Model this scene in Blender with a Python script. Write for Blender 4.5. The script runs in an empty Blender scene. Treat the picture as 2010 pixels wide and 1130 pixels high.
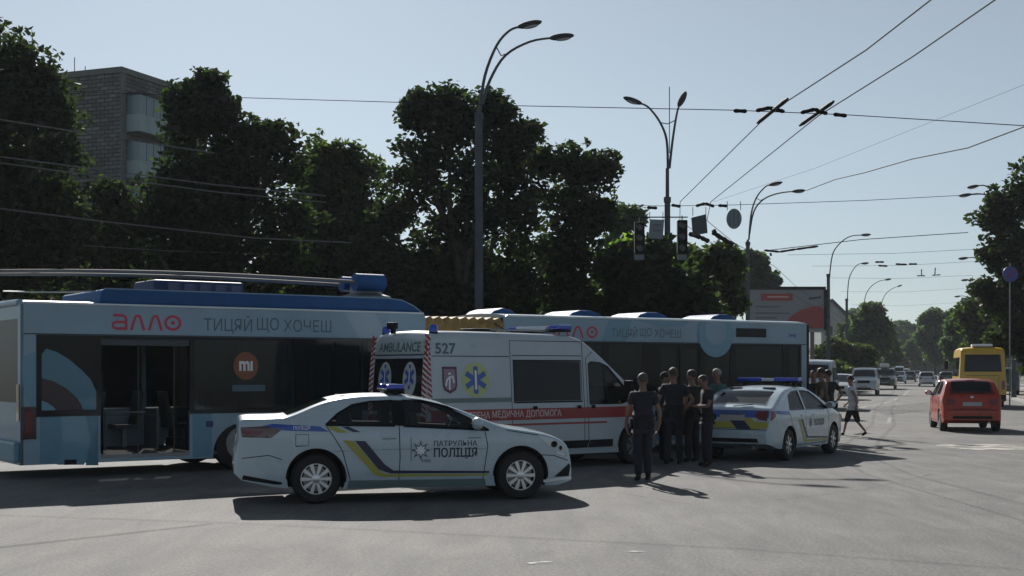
import bpy, bmesh, math, random
import numpy as np
from mathutils import Vector, Matrix
R = math.radians
random.seed(7)
scene = bpy.context.scene
COL = scene.collection

# ------------------------------------------------------------------ camera, sky, sun, exposure
F, CX, HY, H = 2600.0, 1005.0, 724.0, 1.8      # focal length in photo pixels, principal column, horizon row, eye height
cam = bpy.data.cameras.new('camera'); camo = bpy.data.objects.new('camera', cam); COL.objects.link(camo)
camo.location = (0, 0, H); camo.rotation_euler = (R(90), 0, 0)
cam.sensor_width = 36; cam.lens = 36 * F / 2010; cam.shift_y = (HY - 565) / 2010
cam.clip_start = .1; cam.clip_end = 6000
scene.camera = camo

SUNV = Vector((-.35, 1.58, 1.0)).normalized()    # towards the sun
world = bpy.data.worlds.new('World'); scene.world = world; world.use_nodes = True
wn = world.node_tree; wn.nodes.clear()
sky = wn.nodes.new('ShaderNodeTexSky'); sky.sky_type = 'NISHITA'; sky.sun_disc = False
sky.sun_elevation = math.asin(SUNV.z); sky.sun_rotation = math.atan2(SUNV.x, SUNV.y)
sky.air_density = 1.0; sky.dust_density = .4; sky.ozone_density = 4.0; sky.altitude = 150
bg = wn.nodes.new('ShaderNodeBackground'); bg.inputs[1].default_value = .046
wo = wn.nodes.new('ShaderNodeOutputWorld')
hs = wn.nodes.new('ShaderNodeHueSaturation'); hs.inputs['Saturation'].default_value = .37
wn.links.new(sky.outputs[0], hs.inputs['Color']); tn = wn.nodes.new('ShaderNodeMix'); tn.data_type = 'RGBA'; tn.blend_type = 'MULTIPLY'; tn.inputs[0].default_value = 1; tn.inputs[7].default_value = (.91, 1.01, 1.06, 1)
wn.links.new(hs.outputs[0], tn.inputs[6]); wn.links.new(tn.outputs[2], bg.inputs[0]); wn.links.new(bg.outputs[0], wo.inputs[0])
sl = bpy.data.lights.new('sun', 'SUN'); sl.energy = 5.0; sl.angle = R(.55); sl.color = (1, .955, .90)
so = bpy.data.objects.new('sun', sl); COL.objects.link(so); so.rotation_euler = SUNV.to_track_quat('Z', 'Y').to_euler()
scene.view_settings.view_transform = 'Standard'; scene.view_settings.look = 'None'
scene.view_settings.exposure = .55; scene.view_settings.gamma = 1; scene.view_settings.use_curve_mapping = False
scene.cycles.max_bounces = 6; scene.cycles.transparent_max_bounces = 16
scene.cycles.sample_clamp_indirect = 3

# ------------------------------------------------------------------ measuring helpers
def P(x, y, Y):                      # photo pixel at a known distance -> place
    return Vector(((x - CX) * Y / F, Y, H + (HY - y) * Y / F))
def PZ(x, y, z):                     # photo pixel at a known height -> place
    Y = F * (z - H) / (HY - y); return Vector(((x - CX) * Y / F, Y, z))
class Side:                          # upright plane through (X0,Y0) along d: pixel -> (s, z)
    def __init__(s, X0, Y0, dx, dy): s.X0, s.Y0, s.dx, s.dy = X0, Y0, dx, dy
    def __call__(s, x, y):
        k = (x - CX) / F; t = (k * s.Y0 - s.X0) / (s.dx - k * s.dy); Y = s.Y0 + s.dy * t
        return (t, H + (HY - y) * Y / F)
    def pts(s, L): return [s(*p) for p in L]

# ------------------------------------------------------------------ materials
MATS = {}
def mat(name, col, rough=.6, metal=0, noise=0, nscale=8, bump=0, bscale=40, alpha=1, coat=0, emit=0, spec=.5, trans=0, island=0, coord='Object'):
    if name in MATS: return MATS[name]
    m = bpy.data.materials.new(name); m.use_nodes = True; nt = m.node_tree; b = nt.nodes['Principled BSDF']
    b.inputs['Base Color'].default_value = (*col, 1); b.inputs['Roughness'].default_value = rough
    b.inputs['Metallic'].default_value = metal; b.inputs['Alpha'].default_value = alpha
    b.inputs['Coat Weight'].default_value = coat; b.inputs['Specular IOR Level'].default_value = spec
    if emit: b.inputs['Emission Color'].default_value = (*col, 1); b.inputs['Emission Strength'].default_value = emit
    tc = nt.nodes.new('ShaderNodeTexCoord')
    if noise:
        n = nt.nodes.new('ShaderNodeTexNoise'); n.inputs['Scale'].default_value = nscale; n.inputs['Detail'].default_value = 6
        nt.links.new(tc.outputs[coord], n.inputs['Vector'])
        mr = nt.nodes.new('ShaderNodeMapRange'); mr.inputs['From Min'].default_value = .3; mr.inputs['From Max'].default_value = .7
        mr.inputs['To Min'].default_value = 1 - noise; mr.inputs['To Max'].default_value = 1 + noise
        mx = nt.nodes.new('ShaderNodeVectorMath'); mx.operation = 'SCALE'; mx.inputs[0].default_value = col
        nt.links.new(n.outputs[0], mr.inputs['Value']); nt.links.new(mr.outputs[0], mx.inputs['Scale'])
        nt.links.new(mx.outputs[0], b.inputs['Base Color'])
        rr = nt.nodes.new('ShaderNodeMapRange'); rr.inputs['To Min'].default_value = max(0, rough - .12); rr.inputs['To Max'].default_value = min(1, rough + .12)
        nt.links.new(n.outputs[0], rr.inputs['Value']); nt.links.new(rr.outputs[0], b.inputs['Roughness'])
    if bump:
        n2 = nt.nodes.new('ShaderNodeTexNoise'); n2.inputs['Scale'].default_value = bscale; n2.inputs['Detail'].default_value = 4
        nt.links.new(tc.outputs[coord], n2.inputs['Vector'])
        bp = nt.nodes.new('ShaderNodeBump'); bp.inputs['Strength'].default_value = bump; bp.inputs['Distance'].default_value = .02
        nt.links.new(n2.outputs[0], bp.inputs['Height']); nt.links.new(bp.outputs[0], b.inputs['Normal'])
    MATS[name] = m; return m

def leaf_mat(name, c1, c2, tr):
    m = bpy.data.materials.new(name); m.use_nodes = True; nt = m.node_tree; nt.nodes.clear()
    o = nt.nodes.new('ShaderNodeOutputMaterial'); g = nt.nodes.new('ShaderNodeNewGeometry')
    cr = nt.nodes.new('ShaderNodeValToRGB'); cr.color_ramp.elements[0].color = (*c1, 1); cr.color_ramp.elements[1].color = (*c2, 1)
    nt.links.new(g.outputs['Random Per Island'], cr.inputs[0])
    d = nt.nodes.new('ShaderNodeBsdfDiffuse'); t = nt.nodes.new('ShaderNodeBsdfTranslucent'); gl = nt.nodes.new('ShaderNodeBsdfGlossy')
    gl.inputs['Roughness'].default_value = .42; gl.inputs['Color'].default_value = (.5, .5, .5, 1)
    sc = nt.nodes.new('ShaderNodeMix'); sc.data_type = 'RGBA'; sc.blend_type = 'MULTIPLY'; sc.inputs[0].default_value = 1
    sc.inputs[7].default_value = (3.9, 4.1, 1.8, 1); nt.links.new(cr.outputs[0], sc.inputs[6])
    nt.links.new(cr.outputs[0], d.inputs[0]); nt.links.new(sc.outputs[2], t.inputs[0])
    m1 = nt.nodes.new('ShaderNodeMixShader'); m1.inputs[0].default_value = tr
    m2 = nt.nodes.new('ShaderNodeMixShader'); m2.inputs[0].default_value = .035
    nt.links.new(d.outputs[0], m1.inputs[1]); nt.links.new(t.outputs[0], m1.inputs[2])
    nt.links.new(m1.outputs[0], m2.inputs[1]); nt.links.new(gl.outputs[0], m2.inputs[2]); nt.links.new(m2.outputs[0], o.inputs[0])
    return m

def asphalt_mat():
    m = bpy.data.materials.new('asphalt'); m.use_nodes = True; nt = m.node_tree; b = nt.nodes['Principled BSDF']; L = nt.links
    tc = nt.nodes.new('ShaderNodeTexCoord')
    def noise(sc, det=5, rough=.55, dist=0, stretch=None):
        n = nt.nodes.new('ShaderNodeTexNoise'); n.inputs['Scale'].default_value = sc; n.inputs['Detail'].default_value = det
        n.inputs['Roughness'].default_value = rough; n.inputs['Distortion'].default_value = dist
        if stretch:
            mp = nt.nodes.new('ShaderNodeMapping'); mp.inputs['Scale'].default_value = stretch[:3]; mp.inputs['Rotation'].default_value = (0, 0, stretch[3])
            L.new(tc.outputs['Object'], mp.inputs[0]); L.new(mp.outputs[0], n.inputs['Vector'])
        else: L.new(tc.outputs['Object'], n.inputs['Vector'])
        return n.outputs[0]
    def ramp(v, p0, c0, p1, c1):
        r = nt.nodes.new('ShaderNodeValToRGB'); r.color_ramp.elements[0].position = p0; r.color_ramp.elements[1].position = p1
        r.color_ramp.elements[0].color = (*c0, 1); r.color_ramp.elements[1].color = (*c1, 1); L.new(v, r.inputs[0]); return r.outputs[0]
    def mul(a, c, f=1):
        x = nt.nodes.new('ShaderNodeMix'); x.data_type = 'RGBA'; x.blend_type = 'MULTIPLY'; x.inputs[0].default_value = f
        L.new(a, x.inputs[6]); L.new(c, x.inputs[7]); return x.outputs[2]
    c = ramp(noise(.35, 6), .32, (.122, .122, .120), .7, (.172, .172, .168))
    c = mul(c, ramp(noise(2.4, 5, .6, .6, (1, .22, 1, R(14))), .36, (.80, .80, .82), .64, (1.08, 1.07, 1.05)))
    c = mul(c, ramp(noise(26, 4, .7), .33, (.62, .62, .62), .66, (1.35, 1.33, 1.3)))
    c = mul(c, ramp(noise(110, 2), .3, (.72, .72, .72), .7, (1.25, 1.25, 1.25)))
    v = nt.nodes.new('ShaderNodeTexVoronoi'); v.feature = 'DISTANCE_TO_EDGE'; v.inputs['Scale'].default_value = .22
    mp = nt.nodes.new('ShaderNodeMapping'); ad = nt.nodes.new('ShaderNodeVectorMath')
    nn = nt.nodes.new('ShaderNodeTexNoise'); nn.inputs['Scale'].default_value = .9; nn.inputs['Detail'].default_value = 6
    L.new(tc.outputs['Object'], nn.inputs['Vector']); sc = nt.nodes.new('ShaderNodeVectorMath'); sc.operation = 'SCALE'; sc.inputs['Scale'].default_value = 2.6
    L.new(nn.outputs['Color'], sc.inputs[0]); L.new(tc.outputs['Object'], ad.inputs[0]); L.new(sc.outputs[0], ad.inputs[1]); L.new(ad.outputs[0], v.inputs['Vector'])
    c = mul(c, ramp(v.outputs[0], .0, (.62, .62, .62), .008, (1, 1, 1)), .35)
    L.new(c, b.inputs['Base Color']); b.inputs['Roughness'].default_value = .88; b.inputs['Specular IOR Level'].default_value = .22
    bp = nt.nodes.new('ShaderNodeBump'); bp.inputs['Strength'].default_value = .5; bp.inputs['Distance'].default_value = .012
    L.new(noise(70, 3), bp.inputs['Height']); L.new(bp.outputs[0], b.inputs['Normal'])
    return m

def worn_mat(name, col, scale, lo, hi):
    m = bpy.data.materials.new(name); m.use_nodes = True; nt = m.node_tree; b = nt.nodes['Principled BSDF']; L = nt.links
    b.inputs['Base Color'].default_value = (*col, 1); b.inputs['Roughness'].default_value = .85
    tc = nt.nodes.new('ShaderNodeTexCoord'); n = nt.nodes.new('ShaderNodeTexNoise'); n.inputs['Scale'].default_value = scale; n.inputs['Detail'].default_value = 8
    L.new(tc.outputs['Object'], n.inputs['Vector']); mr = nt.nodes.new('ShaderNodeMapRange'); mr.inputs[1].default_value = lo; mr.inputs[2].default_value = hi
    L.new(n.outputs[0], mr.inputs[0]); L.new(mr.outputs[0], b.inputs['Alpha']); return m

def brick_mat(name, c1, c2, mortar, scale=1, bw=.5, rh=.2, ms=.02, bumps=.6):
    m = bpy.data.materials.new(name); m.use_nodes = True; nt = m.node_tree; b = nt.nodes['Principled BSDF']; L = nt.links
    tc = nt.nodes.new('ShaderNodeTexCoord'); sx = nt.nodes.new('ShaderNodeSeparateXYZ'); cx = nt.nodes.new('ShaderNodeCombineXYZ')
    L.new(tc.outputs['Object'], sx.inputs[0]); ad = nt.nodes.new('ShaderNodeMath'); ad.operation = 'ADD'
    L.new(sx.outputs[0], ad.inputs[0]); L.new(sx.outputs[1], ad.inputs[1]); L.new(ad.outputs[0], cx.inputs[0]); L.new(sx.outputs[2], cx.inputs[1])
    br = nt.nodes.new('ShaderNodeTexBrick'); br.inputs['Scale'].default_value = scale
    br.inputs['Brick Width'].default_value = bw; br.inputs['Row Height'].default_value = rh; br.inputs['Mortar Size'].default_value = ms
    br.inputs['Color1'].default_value = (*c1, 1); br.inputs['Color2'].default_value = (*c2, 1); br.inputs['Mortar'].default_value = (*mortar, 1)
    L.new(cx.outputs[0], br.inputs['Vector'])
    n = nt.nodes.new('ShaderNodeTexNoise'); n.inputs['Scale'].default_value = .6; n.inputs['Detail'].default_value = 8; L.new(tc.outputs['Object'], n.inputs['Vector'])
    r = nt.nodes.new('ShaderNodeValToRGB'); r.color_ramp.elements[0].position = .3; r.color_ramp.elements[0].color = (.55, .55, .55, 1); r.color_ramp.elements[1].position = .7; r.color_ramp.elements[1].color = (1.2, 1.2, 1.2, 1)
    L.new(n.outputs[0], r.inputs[0]); x = nt.nodes.new('ShaderNodeMix'); x.data_type = 'RGBA'; x.blend_type = 'MULTIPLY'; x.inputs[0].default_value = 1
    L.new(br.outputs['Color'], x.inputs[6]); L.new(r.outputs[0], x.inputs[7]); L.new(x.outputs[2], b.inputs['Base Color'])
    b.inputs['Roughness'].default_value = .9
    bp = nt.nodes.new('ShaderNodeBump'); bp.invert = True; bp.inputs['Strength'].default_value = bumps; bp.inputs['Distance'].default_value = .02
    L.new(br.outputs['Fac'], bp.inputs['Height']); L.new(bp.outputs[0], b.inputs['Normal']); return m

WHITE = mat('white_paint', (.37, .43, .48), .32, noise=.05, nscale=3, coat=.5)
POLW = mat('police_white', (.40, .49, .55), .28, noise=.04, nscale=2.5, coat=.7)
BUSW = mat('bus_pale_blue', (.24, .34, .415), .4, noise=.10, nscale=1.1, coat=.1, spec=.3)
BUSL = mat('bus_lower_blue', (.13, .26, .34), .45, noise=.16, nscale=1.4, coat=.1, spec=.3)
TEAL = mat('teal_print', (.05, .17, .24), .35, noise=.06, nscale=3, coat=.3)
TEALP = mat('pale_teal_print', (.12, .27, .36), .35, coat=.3)
BBLUE = mat('roof_blue', (.008, .075, .22), .6, noise=.15, nscale=3, spec=.3)
DBLUE = mat('dark_blue', (.012, .03, .12), .35, coat=.4)
MBLUE = mat('mid_blue', (.02, .08, .36), .35, coat=.4)
NAVY = mat('navy_print', (.01, .015, .05), .35)
YELL = mat('yellow_print', (.36, .34, .05), .38)
RED = mat('red_print', (.26, .028, .03), .38)
CRIM = mat('crimson_print', (.48, .03, .07), .38)
GREENG = mat('green_grey_print', (.12, .18, .18), .4)
BLK = mat('black_plastic', (.012, .013, .015), .75, noise=.2, nscale=9, spec=.2)
GBLK = mat('glossy_black', (.005, .006, .008), .15, spec=.22)
RUB = mat('rubber', (.014, .014, .015), .8, noise=.2, nscale=20, bump=.2, bscale=60)
RIM = mat('alloy', (.55, .56, .58), .3, metal=.85)
STEEL = mat('steel_grey', (.23, .24, .25), .45, metal=.6, noise=.15, nscale=5)
CHROME = mat('chrome', (.7, .7, .72), .12, metal=1)
GLASS = mat('tinted_glass', (.012, .02, .022), .04, alpha=.52, spec=.55)
BGLASS = mat('bus_glass', (.010, .016, .02), .05, alpha=.72, spec=.35)
DGLASS = mat('dark_glass', (.008, .011, .014), .06, spec=.28)
TAILR = mat('tail_light_red', (.13, .008, .010), .2, coat=.3)
TAILD = mat('tail_light_dark', (.05, .006, .008), .12, coat=.8)
LENS = mat('clear_lens', (.45, .5, .55), .08, coat=1, spec=.7)
BEACON = mat('beacon_blue', (.015, .05, .42), .12, coat=.8)
SEAT = mat('seat_fabric', (.05, .06, .07), .85, noise=.2)
SEATG = mat('seat_grey', (.07, .08, .09), .7, noise=.15)
PLATE = mat('number_plate', (.34, .34, .33), .4)
ORANGE = mat('orange_print', (.22, .07, .03), .4)
PRW = mat('white_print', (.72, .74, .76), .4)
GREYP = mat('grey_print', (.07, .12, .16), .4)
UNDER = mat('underbody', (.02, .02, .022), .9)
BELLOW = mat('bellows_fabric', (.30, .19, .06), .75, noise=.25, nscale=5)
REDP = mat('red_paint', (.34, .034, .010), .3, noise=.08, nscale=2, coat=.35, spec=.35)
YBUS = mat('yellow_bus_paint', (.55, .33, .012), .35, noise=.08, nscale=2, coat=.4)
CONC = mat('concrete', (.14, .145, .15), .85, noise=.2, nscale=3, bump=.2, bscale=30)
POLE = mat('painted_pole', (.07, .085, .10), .8, noise=.2, nscale=2, spec=.15)
WIRE = mat('wire_dark', (.04, .045, .05), .8, spec=.08)
WIREL = mat('wire_sunlit', (.13, .13, .13), .75, spec=.12)  # paler twin of wire_dark: sunlight on the wires put into the colour
LAMPB = mat('lamp_housing', (.04, .045, .05), .8, noise=.15, spec=.15)
SKIN = mat('skin', (.18, .105, .075), .6, noise=.1, nscale=14)
HAIRD = mat('hair_dark', (.018, .014, .012), .7, noise=.3, nscale=40)
HAIRG = mat('hair_fair', (.06, .045, .035), .7, noise=.3, nscale=40)
NAVYC = mat('navy_cloth', (.012, .014, .022), .9, noise=.3, nscale=9, bump=.4, bscale=22)
BLKC = mat('black_cloth', (.009, .009, .011), .9, noise=.3, nscale=9, bump=.4, bscale=22)
GREYC = mat('grey_cloth', (.42, .45, .50), .9, noise=.12, nscale=9, bump=.4, bscale=22)
GRNC = mat('green_cloth', (.05, .12, .11), .9, noise=.2, nscale=9, bump=.4, bscale=22)
BROWNC = mat('khaki_cloth', (.06, .05, .03), .9, noise=.2, nscale=9, bump=.4, bscale=22)
BARK = mat('bark', (.05, .042, .034), .95, noise=.4, nscale=5, bump=.8, bscale=12)
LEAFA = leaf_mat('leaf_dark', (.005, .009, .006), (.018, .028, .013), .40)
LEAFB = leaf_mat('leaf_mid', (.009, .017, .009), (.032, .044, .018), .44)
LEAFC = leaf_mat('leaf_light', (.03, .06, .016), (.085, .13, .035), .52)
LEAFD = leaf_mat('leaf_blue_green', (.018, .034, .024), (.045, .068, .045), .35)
ASPH = asphalt_mat()

# ------------------------------------------------------------------ object helpers
def link(o, parent=None):
    COL.objects.link(o)
    if parent is not None: o.parent = parent
    return o
def tag(o, label=None, cat=None, group=None, kind=None):
    if label: o['label'] = label
    if cat: o['category'] = cat
    if group: o['group'] = group
    if kind: o['kind'] = kind
    return o
def thing(name, label, cat, loc=(0, 0, 0), rz=0, group=None, scale=1):
    o = bpy.data.objects.new(name, None); o.empty_display_size = .3
    o.location = loc; o.rotation_euler = (0, 0, rz); o.scale = (scale,) * 3
    link(o); return tag(o, label, cat, group)
class MB:
    def __init__(s): s.v = []; s.f = []
    def add(s, vs, fs):
        b = len(s.v); s.v += [tuple(v) for v in vs]; s.f += [tuple(b + i for i in f) for f in fs]; return s
    def box(s, a, b):
        x0, y0, z0 = a; x1, y1, z1 = b
        return s.add([(x0, y0, z0), (x1, y0, z0), (x1, y1, z0), (x0, y1, z0), (x0, y0, z1), (x1, y0, z1), (x1, y1, z1), (x0, y1, z1)],
                     [(0, 3, 2, 1), (4, 5, 6, 7), (0, 1, 5, 4), (1, 2, 6, 5), (2, 3, 7, 6), (3, 0, 4, 7)])
    def cbox(s, c, sz): return s.box([c[i] - sz[i] / 2 for i in range(3)], [c[i] + sz[i] / 2 for i in range(3)])
    def tube(s, pts, r, n=8, cap=True):
        pts = [Vector(p) for p in pts]; rs = r if isinstance(r, (list, tuple)) else [r] * len(pts)
        vs = []; fs = []; prev = None
        for i, p in enumerate(pts):
            t = (pts[min(i + 1, len(pts) - 1)] - pts[max(i - 1, 0)]).normalized()
            if prev is None:
                a = t.cross(Vector((0, 0, 1)) if abs(t.z) < .9 else Vector((1, 0, 0))).normalized()
            else: a = (prev - t * prev.dot(t)).normalized()
            prev = a; b = t.cross(a)
            for k in range(n):
                an = 2 * math.pi * k / n; vs.append(p + (a * math.cos(an) + b * math.sin(an)) * rs[i])
        for i in range(len(pts) - 1):
            for k in range(n): fs.append((i * n + k, i * n + (k + 1) % n, (i + 1) * n + (k + 1) % n, (i + 1) * n + k))
        if cap: fs.append(tuple(range(n))[::-1]); fs.append(tuple((len(pts) - 1) * n + k for k in range(n)))
        return s.add(vs, fs)
    def lathe(s, prof, n=24, axis='z', c=(0, 0, 0), ring=False):     # prof: (r, h)
        vs = []; fs = []
        for r_, h in prof:
            for k in range(n):
                a = 2 * math.pi * k / n; u, v = r_ * math.cos(a), r_ * math.sin(a)
                q = (u, v, h) if axis == 'z' else ((u, h, v) if axis == 'y' else (h, u, v))
                vs.append((q[0] + c[0], q[1] + c[1], q[2] + c[2]))
        for i in range(len(prof) - 1):
            for k in range(n): fs.append((i * n + k, i * n + (k + 1) % n, (i + 1) * n + (k + 1) % n, (i + 1) * n + k))
        if ring:
            i = len(prof) - 1
            for k in range(n): fs.append((i * n + k, i * n + (k + 1) % n, (k + 1) % n, k))
        else: fs.append(tuple(range(n))); fs.append(tuple((len(prof) - 1) * n + k for k in range(n)))
        return s.add(vs, fs)
    def ball(s, c, r, n=12, m=8):
        rx, ry, rz = r if isinstance(r, (tuple, list)) else (r, r, r)
        vs = [(c[0], c[1], c[2] - rz)]; fs = []
        for i in range(1, m):
            a = math.pi * i / m - math.pi / 2
            for k in range(n):
                b = 2 * math.pi * k / n; vs.append((c[0] + rx * math.cos(a) * math.cos(b), c[1] + ry * math.cos(a) * math.sin(b), c[2] + rz * math.sin(a)))
        vs.append((c[0], c[1], c[2] + rz)); t = len(vs) - 1
        for k in range(n):
            fs.append((0, 1 + (k + 1) % n, 1 + k)); fs.append((t, 1 + (m - 2) * n + k, 1 + (m - 2) * n + (k + 1) % n))
        for i in range(m - 2):
            for k in range(n): fs.append((1 + i * n + k, 1 + i * n + (k + 1) % n, 1 + (i + 1) * n + (k + 1) % n, 1 + (i + 1) * n + k))
        return s.add(vs, fs)
    def prism(s, poly, a, b, axis='y'):                   # closed polygon extruded
        n = len(poly)
        def q(p, h): return (p[0], h, p[1]) if axis == 'y' else ((h, p[0], p[1]) if axis == 'x' else (p[0], p[1], h))
        vs = [q(p, a) for p in poly] + [q(p, b) for p in poly]
        fs = [tuple(range(n)), tuple(range(2 * n - 1, n - 1, -1))] + [(i, (i + 1) % n, n + (i + 1) % n, n + i) for i in range(n)]
        return s.add(vs, fs)
    def mesh(s, name='m'):
        me = bpy.data.meshes.new(name); me.from_pydata(s.v, [], s.f); me.update(); return me
def fix(me):
    bm = bmesh.new(); bm.from_mesh(me); bmesh.ops.recalc_face_normals(bm, faces=bm.faces); bm.to_mesh(me); bm.free()
def obj(name, src, m, parent=None, smooth=None, bevel=0, xf=None, normals=True, **kw):
    me = src.mesh(name) if isinstance(src, MB) else src
    if bevel:
        bm = bmesh.new(); bm.from_mesh(me); bmesh.ops.recalc_face_normals(bm, faces=bm.faces)
        es = [e for e in bm.edges if len(e.link_faces) == 2 and e.calc_face_angle(0) > .5]
        bmesh.ops.bevel(bm, geom=es, offset=bevel, segments=2, profile=.6, affect='EDGES', clamp_overlap=True); bm.to_mesh(me); bm.free()
    elif normals: fix(me)
    if xf is not None: me.transform(xf)
    me.materials.clear() if not me.materials or me.materials[0] is None else None
    if len(me.materials) == 0: me.materials.append(m)
    if smooth:
        me.shade_smooth(); me.set_sharp_from_angle(angle=R(smooth))
    o = bpy.data.objects.new(name, me); link(o, parent); return tag(o, **kw) if kw else o
def evalmesh(o):
    dg = bpy.context.evaluated_depsgraph_get(); me = bpy.data.meshes.new_from_object(o.evaluated_get(dg)); return me
def plate(outer, holes=(), th=0.0, y=0.0):               # flat plate in the x-z plane with holes, front face at y, thickness away (+y)
    cu = bpy.data.curves.new('p', 'CURVE'); cu.dimensions = '2D'; cu.fill_mode = 'BOTH'; cu.extrude = th / 2
    for L in [outer] + list(holes):
        sp = cu.splines.new('POLY'); sp.points.add(len(L) - 1)
        for i, p in enumerate(L): sp.points[i].co = (p[0], p[1], 0, 1)
        sp.use_cyclic_u = True
    o = bpy.data.objects.new('p', cu); COL.objects.link(o); me = evalmesh(o); bpy.data.objects.remove(o)
    me.transform(Matrix(((1, 0, 0, 0), (0, 0, -1, y + th / 2), (0, 1, 0, 0), (0, 0, 0, 1)))); return me
def textmesh(body, size, w=None, bold=0, spacing=1, shear=0):          # text in x-y plane, centred; w scales the width
    cu = bpy.data.curves.new('t', 'FONT'); cu.body = body; cu.size = size; cu.align_x = 'CENTER'; cu.align_y = 'CENTER'; cu.offset = bold; cu.space_character = spacing; cu.shear = shear; cu.resolution_u = 3
    o = bpy.data.objects.new('t', cu); COL.objects.link(o); me = evalmesh(o); bpy.data.objects.remove(o)
    xs = [v.co.x for v in me.vertices]; ys = [v.co.y for v in me.vertices]
    if not xs: return me
    cx, cy = (min(xs) + max(xs)) / 2, (min(ys) + max(ys)) / 2; wd = max(xs) - min(xs)
    f = (w / wd) if w else 1
    for v in me.vertices: v.co.x = (v.co.x - cx) * f; v.co.y -= cy
    return me
def words(text, size, w, bold=0):                         # one mesh per word, laid out on a line of width w
    ms = [textmesh(t, size, None, bold) for t in text.split()]; wd = [max(v.co.x for v in m.vertices) * 2 for m in ms]; gap = size * .35
    f = w / (sum(wd) + gap * (len(ms) - 1)); x = -w / 2; out = []
    for m, q in zip(ms, wd):
        for v in m.vertices: v.co.x = v.co.x * f
        out.append((m, x + q * f / 2)); x += (q + gap) * f
    return out
def subdiv(me, maxlen=.15):
    bm = bmesh.new(); bm.from_mesh(me); bmesh.ops.triangulate(bm, faces=bm.faces)
    for _ in range(6):
        es = [e for e in bm.edges if e.calc_length() > maxlen]
        if not es: break
        bmesh.ops.subdivide_edges(bm, edges=es, cuts=1); bmesh.ops.triangulate(bm, faces=[f for f in bm.faces if len(f.verts) > 3])
    bm.to_mesh(me); bm.free(); return me
def polymesh(poly, holes=()):
    me = plate(poly, holes)
    for v in me.vertices: v.co = (v.co.x, v.co.z, 0)
    return me
def ellipse(cx, cy, rx, ry, n=28, a0=0, a1=360, skip_last=True):
    return [(cx + rx * math.cos(R(a0 + (a1 - a0) * i / n)), cy + ry * math.sin(R(a0 + (a1 - a0) * i / n))) for i in range(n if skip_last else n + 1)]
def ribbon(pts, w):                                      # polyline -> thin polygon
    L = []; Rr = []
    for i, p in enumerate(pts):
        a = Vector(pts[max(i - 1, 0)]); b = Vector(pts[min(i + 1, len(pts) - 1)]); t = (b - a).normalized(); n = Vector((-t.y, t.x)) * w / 2
        L.append(tuple(Vector(p) + n)); Rr.append(tuple(Vector(p) - n))
    return L + Rr[::-1]
def chaikin(pts, it=3):
    for _ in range(it):
        q = [pts[0]]
        for a, b in zip(pts, pts[1:]):
            q.append((a[0] * .75 + b[0] * .25, a[1] * .75 + b[1] * .25)); q.append((a[0] * .25 + b[0] * .75, a[1] * .25 + b[1] * .75))
        q.append(pts[-1]); pts = q
    return pts
def interp(pts, x):
    if x <= pts[0][0]: return pts[0][1]
    for a, b in zip(pts, pts[1:]):
        if x <= b[0]: return a[1] + (b[1] - a[1]) * (x - a[0]) / max(1e-9, b[0] - a[0])
    return pts[-1][1]
def copy_tree(o, parent=None):
    c = o.copy(); COL.objects.link(c)
    if parent is not None: c.parent = parent
    for ch in list(o.children): copy_tree(ch, c)
    return c

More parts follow.
